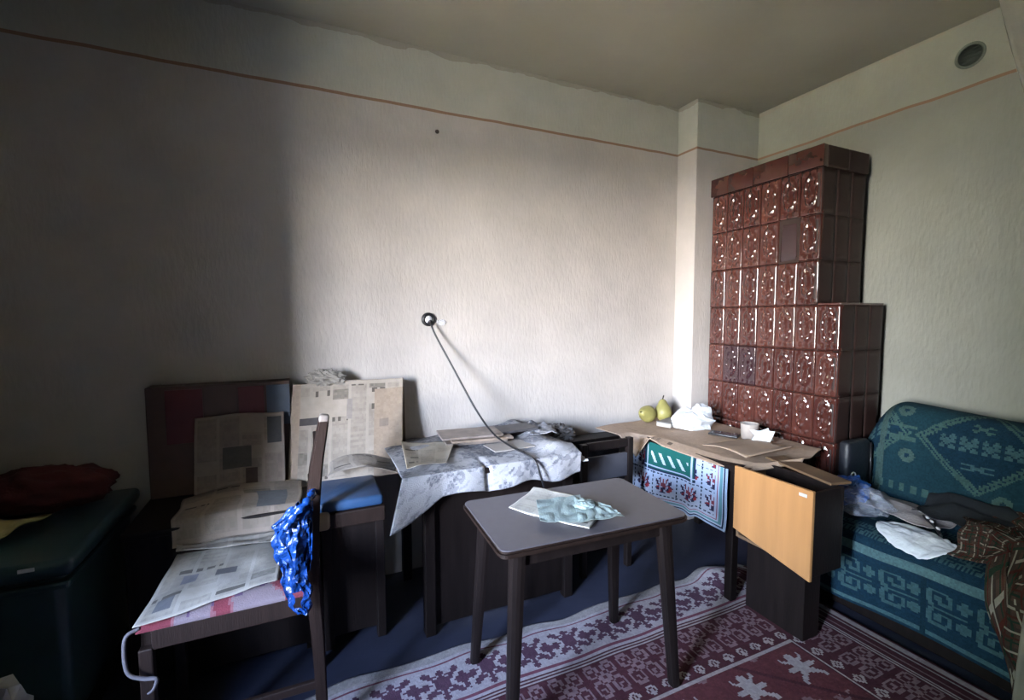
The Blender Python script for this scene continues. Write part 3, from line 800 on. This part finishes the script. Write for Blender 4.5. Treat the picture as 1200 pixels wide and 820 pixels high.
# two pears
m_pear = mat('yellow_green_pear', (.36, .325, .10), .5, .25, 14, .1, 40)
def pear(loc, rot, s, label):
    root = thing('pear', label, 'pear', loc, 0, 'pears on the cardboard'); root.rotation_euler = rot; root.scale = (s, s, s)
    lathe('pear_flesh', m_pear, [(.004, -.055), (.025, -.053), (.045, -.035), (.052, -.01), (.045, .018), (.030, .042), (.022, .06), (.012, .07), (.003, .072)], root, 20)
    tube('stem', M['wood_dark'], [(0, 0, .068), (.004, 0, .082), (.01, 0, .095)], .0035, root, 6)
pear((2.20, 2.55, ZD+.055), (math.radians(75), 0, math.radians(-70)), 1.18, 'yellow pear lying on its side at the wall end of the cardboard')
pear((2.33, 2.53, ZD+.066), (math.radians(-14), math.radians(8), 0), 1.18, 'yellow green pear standing upright beside the white plastic bag')
bx = thing('small_carton', 'flat pale carton lying in front of the pears', 'carton', (2.27, 2.40, ZD-.004), math.radians(20))
box('carton_body', mat('pale_board', (.50, .47, .42), .7), (-.09, .09, -.05, .05, .004, .030), bx, .003)
box('carton_lid', mat('grey_board', (.30, .29, .27), .7), (-.091, .091, -.051, .051, .031, .036), bx, .002)
wb = thing('white_plastic_bag', 'crumpled white plastic bag on the cardboard by the wall corner', 'plastic bag', (2.34, 2.27, ZD-.006), math.radians(-35))
m_wb = mat('white_thin_plastic', (.80, .84, .87), .32, .05, 20, .1, 60)
blob('bag_body', m_wb, (0, 0, .052), (.125, .085, .080), .20, .75, 125, wb, 15, 9, flatten=-.048)
blob('bag_handle', m_wb, (.06, .02, .105), (.065, .040, .055), .22, .8, 127, wb, 11, 7)
ph = thing('phone', 'dark flat phone lying on the cardboard next to the cup', 'phone', (2.36, 2.03, ZD+.004), math.radians(-62))
box('phone_case', M['black'], (-.085, .085, -.042, .042, 0, .013), ph, .005, 3, smooth=True)
box('screen', mat('grey_dark_screen', (.10, .10, .11), .15), (-.068, .072, -.034, .034, .0131, .0145), ph, .0005)
cup = thing('paper_cup', 'short cream cup standing on the cardboard in front of the stove', 'cup', (2.45, 1.925, ZD))
m_cup = mat('cream_paper', (.62, .55, .49), .6)
lathe('cup_wall', m_cup, [(.046, 0), (.050, .085), (.052, .090), (.049, .090), (.046, .082), (.042, .006), (.004, .005)], cup, 28)
tube('rim', m_cup, [(.0505*math.cos(t), .0505*math.sin(t), .090) for t in [2*math.pi*k/28 for k in range(28)]], .0025, cup, 6, closed=True)
nap = thing('paper_napkin', 'folded white paper napkin standing like a tent in front of the cup', 'napkin', (2.43, 1.83, ZD+.004), math.radians(15))
for s in (-1, 1):
    def npos(u, v, s=s):
        return (.004+u*.036)*s+.006*np.sin(v*5), -.055+.10*v+.02*(1-u)*s, .078*(1-u)**1.2*(1-.35*v)+.004+.006*np.sin(6*v+2*s)
    sheet('napkin_fold', m_white, 14, 14, npos, None, nap, thick=.002)

# open wooden box with an orange front panel, beside the desk
crate = thing('wooden_nightstand', 'open wooden box cabinet with orange varnished front panel beside the desk', 'cabinet', (2.12, 1.41, 0))
def rc(b): return (b[0]-2.12, b[1]-2.12, b[2]-1.41, b[3]-1.41, b[4], b[5])
def quadpanel(name, m, pts, t, parent):
    """a panel of thickness t (towards +X) whose outline is given as (y,z) corners at x"""
    bm = bmesh.new(); a = [bm.verts.new(Vector(p)) for p in pts]; b = [bm.verts.new(Vector(p)+Vector((t, 0, 0))) for p in pts]
    bm.faces.new(a); bm.faces.new(b[::-1])
    for k in range(len(pts)): bm.faces.new((a[k], b[k], b[(k+1) % len(pts)], a[(k+1) % len(pts)]))
    bmesh.ops.recalc_face_normals(bm, faces=bm.faces)
    bmesh.ops.bevel(bm, geom=list(bm.edges), offset=.0015, segments=1, affect='EDGES')
    return link(bm_mesh(bm, name), name, m, parent)
X0 = 1.945
fp = quadpanel('front_panel', M['wood_orange'], [(X0-2.12, 1.605-1.41, .445), (X0-2.12, 1.215-1.41, .365), (X0-2.12, 1.215-1.41, .762), (X0-2.12, 1.605-1.41, .762)], .016, crate)
box('paint_chip', M['white'], (X0-2.12-.0015, X0-2.12, 1.24-1.41, 1.275-1.41, .728, .742), fp, .0004)
box('end_panel', M['wood_dark'], rc((X0+.016, 2.15, 1.217, 1.231, .38, .752)), crate, .002)  # near end in dark wood, its shadow put into the colour
box('end_panel', M['wood_board'], rc((X0+.016, 2.15, 1.585, 1.600, .40, .74)), crate, .002)
box('back_panel', M['wood_dark'], rc((2.15, 2.165, 1.217, 1.600, .38, .75)), crate, .002)
box('bottom_panel', M['wood_board'], rc((X0+.016, 2.15, 1.231, 1.585, .40, .415)), crate)
box('base_block', M['wood_dark'], rc((2.05, 2.16, 1.30, 1.60, 0, .40)), crate)
box('loose_slat', M['wood_board'], (-.055, .055, -.20, .20, -.006, .006), crate, .002, loc=(2.22-2.12, .02, .758), rot=(0, 0, math.radians(-14)))

# ------------------------------------------------------------------ long bench with floral cloth on the back wall
BX0, BX1, BY0, BY1, BZ = .46, 1.32, 2.03, 2.66, .785
bench = thing('side_table', 'dark wooden side table against the back wall under the floral cloth', 'table', (.86, 2.35, 0))
def rb_(b): return (b[0]-.86, b[1]-.86, b[2]-2.35, b[3]-2.35, b[4], b[5])
box('table_top', M['wood_dark'], rb_((BX0, BX1, BY0, BY1, BZ-.03, BZ)), bench, .004)
for x in (BX0+.03, BX1-.08):
    for y in (BY0+.03, BY1-.08):
        box('leg', M['wood_dark'], rb_((x, x+.05, y, y+.05, 0, BZ-.03)), bench, .004)
for y in (BY0+.04, BY1-.06):
    box('apron', M['wood_dark'], rb_((BX0+.08, BX1-.08, y, y+.02, BZ-.12, BZ-.03)), bench)
box('front_panel', M['wood_dark'], rb_((BX0+.03, BX1-.03, BY0+.06, BY0+.075, .03, BZ-.12)), bench)  # dark panel added to keep the shade under the table black
_rs = np.random.RandomState(7)
FLW = [(a, b, r) for a, b, r in zip(_rs.rand(46)*1.15, _rs.rand(46)*.95, .022+.05*_rs.rand(46))]
wf = Wave(131, 12); wf2 = Wave(132, 28)
wf3 = Wave(133, 5, 14); wf4 = Wave(134, 20, 14)
def floral(u, v):
    x, y = u*1.12, v*.9
    d = np.zeros_like(x)
    for a, b, r in FLW:
        q = np.hypot(x-a, y-b)/r; an = np.arctan2(y-b, x-a)
        d = np.maximum(d, np.where(q < 1.0+.3*np.sin(an*6+a*9), .25+.3*(np.sin(q*9+np.sin(an*5)) > .1), 0))
    leaf = .32*((wf3(x, y) > .45) & (wf4(x, y) > -.1))+.22*(wf2(x, y) > .8)
    ink = np.clip(np.maximum(d, leaf)+.12*(wf(x, y) > .4), 0, .62)
    return [.47*(1-ink*1.0), .47*(1-ink*.98), .49*(1-ink*.9)]
wq = Wave(141, 1.6); wq2 = Wave(142, 4.0)
def bcloth_pos(u, v):
    # v: 0 at the hem in front, 1 at the wall
    x = .415+u*.90
    s = v*.78
    front = .115+.012*np.sin(u*17)
    over = np.clip((front-s)/front, 0, 1)
    y = np.where(s < front, BY0-.012-.012*np.sin(u*23+1)*over, BY0-.012+(s-front)*.985)
    z = np.where(s < front, BZ+.010-(front-s), BZ+.010)
    # left corner slides off the table and hangs lower
    lf = np.clip((.17-u)/.17, 0, 1)
    y = y-.06*lf*over; z = z-.10*lf*over
    x = x-.07*lf*over-.03*lf
    # lumps of what lies under it and creases
    lump = np.clip((s-front)/.1, 0, 1)
    z = z+lump*(.012*(1+wq(x, y))+.006*wq2(x, y))+lump*.03*np.exp(-((u-.88)/.09)**2)
    crease = np.exp(-((u-.33-.1*(1-v))/.018)**2)*np.clip((.35-v)/.2, 0, 1)
    return x, y+.018*crease, z-.01*crease
o = sheet('floral_cloth', PRINT(.85, .06, 'printed_floral_cotton', .3, .2), 170, 120, bcloth_pos, floral, thick=.003)
tag(o, 'white cloth with grey flower print draped over the side table', 'cloth')
ZB = BZ+.034
flat_paper('newspaper', 'newspaper sheet sliding off the left end of the floral cloth', 'newspaper', [(.41, 2.04), (.60, 2.06), (.74, 2.38), (.47, 2.48)], ZB+.004, (40, 40),
           newsprint(.35, .4, 13, (.50, .45, .37), cols=3), curl=.004, seed=12, edge=.01)
mg = thing('magazine_stack', 'stack of old magazines lying on the floral cloth near the wall', 'magazine', (.86, 2.42, ZB), math.radians(-6))
for k, (dx, dy, c, hgt) in enumerate(((0, 0, (.30, .25, .22), .014), (.03, -.01, (.42, .33, .26), .012), (-.02, .01, (.34, .28, .25), .012))):
    box('magazine', mat('magazine_cover_%d' % k, c, .5, .3, 18), (-.17+dx, .17+dx, -.10+dy, .10+dy, k*.015, k*.015+hgt), mg, .002)
cb_ = thing('paper_card', 'flat grey card sheet lying on the middle of the floral cloth', 'card', (.98, 2.20, ZB+.006), math.radians(4))
box('card_sheet', mat('grey_beige_card', (.46, .43, .40), .7), (-.115, .115, -.075, .075, -.002, .003), cb_, .001)
box('card_fold', MATS['grey_beige_card'], (-.004, .004, -.075, .075, .003, .005), cb_, .001)
pk = thing('grey_plank', 'dark grey slate board lying across magazines on the floral cloth', 'board', (1.11, 2.44, ZB+.028), math.radians(6))
box('plank_board', mat('dark_grey_board', (.10, .095, .10), .5, .15, 15), (-.135, .135, -.075, .075, 0, .012), pk, .002)
box('plank_support', M['wood_dark'], (-.10, .10, -.05, .05, -.026, 0), pk, .002)
rg = drape('folded_rag', 'rumpled patterned rag at the right end of the floral cloth', 'rag', PRINT(.85, .06, 'printed_floral_cotton'), [(1.16, 2.30), (1.33, 2.27), (1.40, 2.58), (1.20, 2.60)],
           lambda x, y: BZ+.035+.0*x, (30, 30), lambda u, v: floral(u*.3+.4, v*.3+.2), amp=.014, freq=3.5, seed=151)
flat_paper('paper_scrap', 'small white paper scrap hanging at the right edge of the side table', 'paper', [(1.31, 2.06), (1.36, 2.02), (1.38, 2.14), (1.33, 2.19)], BZ-.05, (8, 8),
           lambda u, v: (u*0+.5, u*0+.5, u*0+.52), curl=.01, seed=9)

# chair standing between side table and desk
dc = thing('dark_chair', 'dark wooden chair in the shade between floral cloth and desk', 'chair', (1.60, 2.33, 0))
for (x, y, h) in ((-.16, -.14, .78), (.16, -.14, .79), (-.16, .17, .45), (.16, .17, .45)):
    box('leg', M['wood_dark'], (x-.018, x+.018, y-.018, y+.018, 0, h), dc, .004)
box('seat', M['wood_dark'], (-.18, .18, -.16, .19, .43, .46), dc, .008)
box('top_rail', M['wood_dark'], (-.142, .142, -.152, -.128, .735, .785), dc, .006)
box('back_slat', mat('grey_faded_fabric', (.06, .06, .075), .9), (-.142, .142, -.15, -.13, .56, .70), dc, .004)
rag2 = blob('grey_bundle', mat('grey_rag', (.16, .15, .15), .9, .25, 16, .3, 60), (1.46, 2.52, .765), (.10, .10, .055), .2, 1.3, 161)
tag(rag2, 'grey brown bundle of rags between floral cloth and cardboard', 'rag')
st_ = thing('shade_filler', 'dark cupboard added as shade behind the dark chair', 'cupboard', (1.66, 2.56, 0))  # added to darken the gap where the wall lies in shade
box('shade_filler_body', M['wood_dark'], (-.31, .28, -.04, .10, .03, .70), st_, .004)
box('shade_filler_door', M['wood_dark'], (-.30, -.02, -.052, -.041, .06, .68), st_, .003)
box('shade_filler_door', M['wood_dark'], (0, .27, -.052, -.041, .06, .68), st_, .003)
box('shade_filler_plinth', M['wood_dark'], (-.30, .27, -.03, .09, 0, .03), st_)

# socket with cord
sk = thing('wall_socket', 'round white socket with black ring and plug on the back wall', 'socket', (.68, WY, 1.49))
lathe('socket_ring', M['black'], [(.040, 0), (.040, .012), (.034, .020), (.026, .020), (.023, .012), (.023, 0)], sk, 28, (0, -.001, 0), (math.radians(90), 0, 0))
lathe('socket_face', M['socket'], [(.022, 0), (.022, .014), (.018, .019), (.002, .019)], sk, 24, (0, -.001, 0), (math.radians(90), 0, 0))
lathe('plug', M['black'], [(.011, 0), (.012, .02), (.008, .03), (.003, .033)], sk, 14, (.006, -.012, -.024), (math.radians(60), 0, 0))
cp = thing('plaster_patch', 'small bright white plaster patch beside the wall socket', 'plaster', (.765, WY-.004, 1.472))
blob('plaster_lump', M['socket'], (0, 0, 0), (.022, .006, .016), .2, 1.4, 171, cp, 14, 10)
blob('plaster_crumb', M['socket'], (-.03, 0, .006), (.008, .004, .008), .2, 1.4, 175, cp, 10, 8)
nh = tag(lathe('nail_hole', mat('dark_plug', (.09, .06, .05), .8), [(.012, 0), (.010, .006), (.003, .008)], None, 12, (.75, WY-.001, 2.57), (math.radians(90), 0, 0)), 'small dark nail plug high on the back wall', 'nail')
cord = tube('power_cord', M['black'], spline([(.686, WY-.045, 1.463), (.705, WY-.07, 1.40), (.775, WY-.13, 1.24), (.875, WY-.27, .99), (.93, 2.30, .875), (.97, 2.15, .835), (1.03, 2.02, .80), (1.055, 1.985, .72), (1.085, 1.975, .60)], 10), .0055, None, 8)
tag(cord, 'black power cord hanging from the wall socket over the floral cloth', 'cord')
vent = thing('air_vent', 'round dark vent hole high on the right wall', 'vent', (WX, 1.29, 2.84))
lathe('vent_ring', mat('green_grey_metal', (.22, .25, .21), .5), [(.062, 0), (.062, .006), (.054, .010), (.050, .004), (.050, 0)], vent, 30, (-.001, 0, 0), (0, math.radians(-90), 0))
lathe('vent_disc', mat('dark_green_metal', (.05, .065, .055), .5), [(.049, 0), (.049, .003), (.002, .004)], vent, 30, (-.001, 0, 0), (0, math.radians(-90), 0))
for k in range(-2, 3):
    w_ = math.sqrt(.046**2-(k*.016)**2)
    box('vent_slat', MATS['dark_green_metal'], (-.008, -.005, -w_, w_, k*.016-.0025, k*.016+.0025), vent)

# ------------------------------------------------------------------ the cluttered left end
chest = thing('low_chest', 'low dark chest against the back wall buried under newspapers', 'chest', (-.24, 2.44, 0))
def rk(b): return (b[0]+.24, b[1]+.24, b[2]-2.44, b[3]-2.44, b[4], b[5])
box('chest_body', M['wood_dark'], rk((-.65, .03, 2.20, 2.66, .04, .64)), chest, .006)
box('chest_lid', M['wood_dark'], rk((-.66, .04, 2.185, 2.665, .641, .67)), chest, .008)
for (x, y) in ((-.60, 2.24), (0, 2.24), (-.60, 2.62), (0, 2.62)): box('foot', M['wood_dark'], rk((x-.02, x+.02, y-.02, y+.02, 0, .04)), chest)
hb = thing('wooden_cabinet', 'small dark cabinet with red and slate doors on the chest by the wall', 'cabinet', (-.33, 2.61, .672))
box('cabinet_body', mat('reddish_brown_wood', (.115, .065, .05), .5, .2, 8), (-.32, .27, -.045, .06, 0, .515), hb, .004)
box('cabinet_door', mat('dark_red_paint', (.15, .03, .035), .5), (.045, .155, -.055, -.046, .30, .50), hb, .002)
box('cabinet_door', mat('slate_blue_paint', (.10, .125, .165), .5), (.165, .268, -.055, -.046, .30, .50), hb, .002)
box('cabinet_door', MATS['dark_red_paint'], (-.245, -.10, -.055, -.046, .25, .50), hb, .002)
def lean(name, label, x0, x1, zb, zt, yb, yt, n, col, seed, thick=.003, bend=.02, cat='newspaper', skew=0.0):
    w = Wave(seed, 1.2)
    def pos(u, v):
        return x0+(x1-x0)*u+skew*v, yb+(yt-yb)*v-bend*np.sin(np.pi*v)*.6+.004*w(u, v), zb+(zt-zb)*v+.004*w(v, u)
    return tag(sheet(name, PRINT(.8), n[0], n[1], pos, col, thick=thick), label, cat)
nb = lean('newspaper', 'yellowed open newspaper leaning upright against the wall behind the blue seat', -.085, .475, .675, 1.165, 2.46, 2.585, (80, 70),
          newsprint(.56, .49, 17, (.49, .425, .355), ((.08, .27, .58, .66, (.10, .09, .09)), (.42, .62, .16, .21, (.12, .13, .18)), (.72, 1.0, .0, .9, (.42, .33, .25)), (.78, .86, .50, .58, (.30, .24, .2)), (.47, .52, .62, .82, (.36, .32, .29)), (0, .07, 0, 1, (.47, .37, .29))), cols=6), 18, bend=-.02, skew=.035)
bd = thing('backing_board', 'brown fibreboard leaning on the wall behind the open newspaper', 'board', (.22, 2.63, .675))
box('board_sheet', mat('brown_fibreboard', (.12, .085, .065), .8), (-.27, .305, -.008, .008, 0, .475), bd, .002, rot=(math.radians(-4), 0, 0))
blob('crumpled_paper', mat('grey_crumpled_paper', (.36, .33, .29), .8), (.11, 2.60, 1.185), (.09, .035, .04), .25, 1.2, 181)
tag(bpy.data.objects['crumpled_paper'], 'crumpled paper poking up behind the top of the open newspaper', 'paper')
lean('newspaper', 'dim newspaper propped against the red and slate cabinet', -.46, -.09, .69, 1.045, 2.44, 2.535, (60, 60),
     newsprint(.37, .36, 23, (.29, .235, .195), ((.30, .62, .32, .58, (.10, .09, .08)), (.80, .97, .60, .95, (.05, .05, .05)), (.55, .68, .02, .30, (.09, .06, .05))), cols=4), 24, bend=.02)
def humped(name, label, x0, x1, y0, y1, zf, n, col, seed):
    w = Wave(seed, 1.6)
    def pos(u, v):
        x = x0+(x1-x0)*u; y = y0+(y1-y0)*v
        return x+.01*w(v, u), y+.008*w(u, v), zf(u, v)+.004*(1+w(x*2, y*2))
    return tag(sheet(name, PRINT(.8), n[0], n[1], pos, col, thick=.003), label, 'newspaper')
humped('newspaper', 'crinkled newspaper with a grey photo spread over the low chest', -.50, -.02, 2.145, 2.45, lambda u, v: .685+.03*np.sin(np.pi*u)*v-.09*np.clip((.22-v)/.22, 0, 1)**1.5+.012*v, (60, 50),
       newsprint(.5, .4, 29, (.37, .31, .255), ((.62, .86, .22, .70, (.15, .16, .17)),), cols=4), 31)
humped('newspaper', 'torn newspaper scraps lying between open newspaper and floral cloth', .10, .44, 2.36, 2.58, lambda u, v: .735+.05*v+.03*np.sin(u*4), (40, 30),
       newsprint(.3, .3, 37, (.46, .41, .36), cols=3), 39)
# blue seat
bs = thing('blue_stool', 'wooden stool with blue vinyl seat pushed against the side table', 'stool', (.19, 2.36, 0))
box('seat_pad', M['blue_vinyl'], (-.145, .135, -.205, .22, .635, .685), bs, .018, 3, smooth=True)
box('seat_rail', M['wood_chair'], (-.15, .14, -.21, .225, .565, .634), bs, .006)
for sx in (-1, 1):
    for sy in (-1, 1): box('leg', M['wood_dark'], (sx*.115-.02, sx*.115+.02, sy*.18-.02, sy*.18+.02, 0, .565), bs, .004)
box('shade_panel', M['wood_dark'], (-.095, .095, -.18, -.165, .05, .565), bs)  # dark panel added in place of shade under the seat
box('rail_end', M['wood_pale'], (-.175, -.10, -.245, -.211, .575, .655), bs, .016, 3, smooth=True)

# chair in the foreground, seen from the side
ch = thing('chair', 'worn dark wooden chair seen sideways with newspaper on its seat', 'chair', (-.25, 1.88, 0))
def rch(p): return (p[0]+.25, p[1]-1.88, p[2])
def post(y, k=1.0, top=1.15):
    pts = spline([rch(p) for p in ((.03*k, y, 0), (.022*k, y, .35), (.012*k, y, .55), (.010*k, y, .70*top/1.15), (.028*k, y, .95*top/1.15), (.060*k, y, top))], 6)
    bm = bmesh.new(); rings = []
    for k, p in enumerate(pts):
        t = k/(len(pts)-1); a = .017+.006*math.sin(math.pi*t); b = .020
        rings.append([bm.verts.new(p+Vector((sx*a, sy*b, 0))) for sx, sy in ((-1, -1), (1, -1), (1, 1), (-1, 1))])
    for A, B in zip(rings, rings[1:]):
        for q in range(4): bm.faces.new((A[q], A[(q+1) % 4], B[(q+1) % 4], B[q]))
    bm.faces.new(rings[0][::-1]); bm.faces.new(rings[-1])
    bmesh.ops.recalc_face_normals(bm, faces=bm.faces)
    bmesh.ops.bevel(bm, geom=[e for e in bm.edges if e.calc_length() > .045 or abs(e.verts[0].co.z-e.verts[1].co.z) > .02], offset=.005, segments=2, affect='EDGES')
    return link(bm_mesh(bm, 'back_leg'), 'back_leg', M['wood_chair'], ch)
for y in (1.695, 2.08):
    post(y, *((1.0, 1.15) if y < 2 else (1.2, 1.06)))
    box('front_leg', M['wood_chair'], (-.46+.25-.018, -.46+.25+.018, y-1.88-.018, y-1.88+.018, 0, .50), ch, .004)
box('worn_tip', mat('worn_grey_wood', (.20, .17, .15), .6), (-.0165, .0165, -.019, .019, -.006, .022), ch, .008, 3, loc=rch((.0605, 1.695, 1.15)), rot=(0, math.radians(9), 0), smooth=True)
for z, h in ((.985, .05), (.82, .04)):
    box('back_rail', M['wood_chair'], (.035+.25-.010+(z-.95)*.15, .035+.25+.010+(z-.95)*.15, 1.72-1.88, 2.06-1.88, z, z+h), ch, .004)
for y in (1.695, 2.08):
    box('seat_rail', M['wood_chair'], (-.445+.25, -.01+.25, y-1.88-.014, y-1.88+.014, .49, .555), ch, .004)
box('seat_rail', M['wood_chair'], (-.475+.25, -.445+.25, 1.70-1.88, 2.075-1.88, .49, .555), ch, .004)
box('stretcher', M['wood_chair'], (-.445+.25, .01+.25, 1.69-1.88, 1.71-1.88, .2, .23), ch, .004)
def seat_print(u, v):
    x, y = u*.46, v*.42
    f = Wave(191, 7)(x, y); g = Wave(192, 13)(x, y)
    return lay((.19, .15, .17), ((f > .35), (.17, .03, .045)), ((f > .1) & (f <= .35), (.22, .09, .11)), ((g > .9), (.10, .06, .12)))
def cush_pos(u, v):
    x = -.48+.475*u; y = 1.672+.435*v
    e = np.minimum(np.minimum(u, 1-u)*.475, np.minimum(v, 1-v)*.435)
    return x+.25, y-1.88, .558+.034*np.clip(e/.05, 0, 1)**.5
cu = sheet('seat_cushion', PRINT(.9, .1, 'printed_cushion', .3), 60, 56, cush_pos, seat_print, ch, thick=.004)
tube('cushion_tie', mat('grey_ribbon', (.16, .145, .16), .8), spline([rch(p) for p in ((-.47, 1.68, .57), (-.50, 1.665, .56), (-.505, 1.66, .50), (-.495, 1.655, .45), (-.46, 1.655, .425), (-.43, 1.655, .415), (-.438, 1.655, .385), (-.452, 1.655, .375))], 5), .0035, ch, 6, flat=1.8)
flat_paper('newspaper', 'newspaper spread over the seat of the worn wooden chair', 'newspaper', [(-.478, 1.645), (-.10, 1.745), (-.085, 2.07), (-.46, 2.10)], .598, (60, 60),
           newsprint(.4, .4, 43, (.42, .40, .36), ((.08, .2, .1, .25, (.14, .15, .17)), (.45, .62, .42, .52, (.12, .12, .13)), (.5, .66, .2, .4, (.38, .36, .33)), (.18, .30, .42, .55, (.2, .2, .24))), cols=4), curl=.004, seed=44, edge=-.01)
flat_paper('newspaper', 'narrow folded newspaper along the far edge of the chair seat', 'newspaper', [(-.46, 2.085), (-.10, 2.03), (-.10, 2.115), (-.47, 2.15)], .607, (40, 12),
           newsprint(.4, .1, 47, (.36, .335, .30), cols=4), curl=.006, seed=48)
# blue bag on the chair post
bb = thing('blue_plastic_bag', 'shiny blue plastic bag hanging on the back of the worn chair', 'plastic bag', (-.035, 1.66, .53))
m_bb = mat('blue_bag_plastic', (.006, .045, .21), .25, .3, 14, .6, 60)
def bag_pos(u, v):
    # v 0 bottom .. 1 top, u across; a limp folded bag hanging from the post
    wv = Wave(201, 2.2); w3 = Wave(202, 5)
    wd_ = np.interp(v, [0, .1, .25, .45, .65, .82, .93, 1], [.018, .036, .040, .034, .050, .052, .040, .020])
    cx = np.interp(v, [0, .15, .4, .65, .85, 1], [.012, .004, -.012, -.022, -.014, .012])
    t = (u*2-1)
    a = np.pi*t
    dep = .016*np.sin(a*.5+np.pi/2)+.006*(1-2*abs(wv(u*.8, v*1.6)))+.004*w3(u, v*1.5)
    return cx+wd_*t+.006*w3(v*1.4, u), -.035-dep, v*.365
sheet('bag_front', m_bb, 18, 40, bag_pos, None, bb, thick=.0012, smooth=False, mask=lambda u, v: ~((abs(u-.46) < .16) & (v > .085) & (v < .22)))
def bag_pos2(u, v):
    wv = Wave(207, 2.4)
    t = u*2-1
    return .028+.026*t*(.5+.5*v), -.03-.012*(1-2*abs(wv(u, v*1.3))), .13+v*.24
sheet('bag_side', m_bb, 8, 20, bag_pos2, None, bb, thick=.0012, smooth=False)
tube('bag_knot', m_bb, spline([(-.03, -.05, .30), (.0, -.058, .345), (.035, -.045, .375), (.055, .01, .385), (.05, .05, .37)], 6), [.012+.004*math.sin(k*1.7) for k in range(25)], bb, 7)

# teal trunk at the left edge
tr = thing('storage_trunk', 'dark teal plastic storage trunk with ribbed lid at the left edge', 'trunk', (-1.07, 2.28, 0))
box('trunk_body', M['teal_plastic'], (-.33, .335, -.325, .34, .12, .655), tr, .035, 4, smooth=True)
box('trunk_lid', M['teal_plastic'], (-.36, .365, -.355, .37, .66, .72), tr, .022, 4, smooth=True)
box('trunk_rib', M['teal_plastic'], (-.345, .35, -.34, .355, .615, .64), tr, .008, 2)
box('trunk_stand', M['wood_dark'], (-.30, .31, -.30, .31, 0, .12), tr, .005)
box('trunk_latch', M['socket'], (.235, .275, -.3585, -.355, .70, .712), tr, .001)
drape('yellow_paper', 'yellowed crumpled paper lying on the teal trunk at the left edge', 'paper', mat('yellowed_paper', (.42, .36, .17), .8, .15, 14), [(-1.35, 2.02), (-.98, 2.05), (-.90, 2.30), (-1.35, 2.35)],
      lambda x, y: .725+.07*np.clip((x+1.3)*0+.5, 0, 1)*np.exp(-((x+1.1)**2+(y-2.22)**2)/.02), (26, 26), amp=.014, freq=3, seed=211, smooth=False)
blob('red_blanket', mat('dark_red_wool', (.10, .018, .018), .95, .2, 20, .4, 80), (-.98, 2.50, .80), (.22, .13, .085), .14, 1.2, 221, flatten=-.076, smooth=True)
tag(bpy.data.objects['red_blanket'], 'dark red folded blanket on the back of the teal trunk', 'blanket')
wbg = blob('paper_sack', mat('dull_white_sack', (.40, .40, .40), .7, .2, 10, .3, 40), (-.82, 1.60, .26), (.14, .14, .26), .16, 1.2, 231, flatten=-.255, smooth=False)
tag(wbg, 'dull white crumpled sack on the floor in front of the teal trunk', 'sack')

# pale curtain at the right edge of the view
m_cur = mat('pale_linen_curtain', (.27, .26, .22), .85, .08, 20, .2, 120)
wcu = Wave(241, 2)
def cur_pos(u, v):
    z = .12+v*(ZC-.14)
    ed = np.interp(z, [.12, .28, .54, .62, 1.2, 1.7, 1.99, 2.18, 2.34, 2.5, 3.0], [.63, .617, .607, .600, .585, .61, .65, .69, .73, .765, .86])
    x = 2.04+.018*np.sin(u*30)+.008*wcu(u, v)
    return x, ed-u*.5, z
cu_ = sheet('door_curtain', m_cur, 60, 60, cur_pos, None, thick=.004)
tag(cu_, 'pale linen curtain hanging at the right edge of the view', 'curtain')

# tall wardrobe on the left wall, added out of view to block window light from the left end
wd = thing('light_blocker', 'added unseen dark wardrobe on the left wall beside the window', 'light_blocker', (-1.32, 1.45, 0))
box('blocker_body', M['wood_dark'], (-.25, .295, -.245, .245, .08, 2.6), wd, .006)
box('blocker_cornice', M['wood_dark'], (-.255, .305, -.25, .25, 2.6, 2.66), wd, .01)
box('blocker_plinth', M['wood_dark'], (-.24, .235, -.215, .215, 0, .08), wd)
for s in (-1, 1):
    d_ = box('blocker_door', M['wood_dark'], (.2955, .308, .112*s-.105, .112*s+.105, .12, 2.55), wd, .003)
    box('handle', M['black'], (.308, .322, .015*s-.005, .015*s+.005, 1.1, 1.25), d_)

# unseen trees added outside the window to dim the right wall
m_leaf = mat('dark_green_leaves', (.03, .055, .018), .7, .4, 3, .6, 6)
for k, (x, y, r, h, lab) in enumerate(((-7.5, -0.3, 1.3, 3.1, 'nearest added tree blocking light to the window'), (-10.4, 2.4, 1.6, 3.5, 'wide added light-blocking tree behind the nearest one'))):
    t_ = thing('blocker_tree', lab, 'tree', (x, y, -.3), 0, 'added light-blocking trees outside the window')
    blob('crown', m_leaf, (0, 0, h), (r, r*.95, 2.6), .22, 1.6, 301+9*k, t_, 48, 30, smooth=True)
    tube('trunk', M['wood_dark'], [(0, 0, 0), (.05, .02, 1.2), (0, 0, 2.4)], [.16, .13, .10], t_, 10)
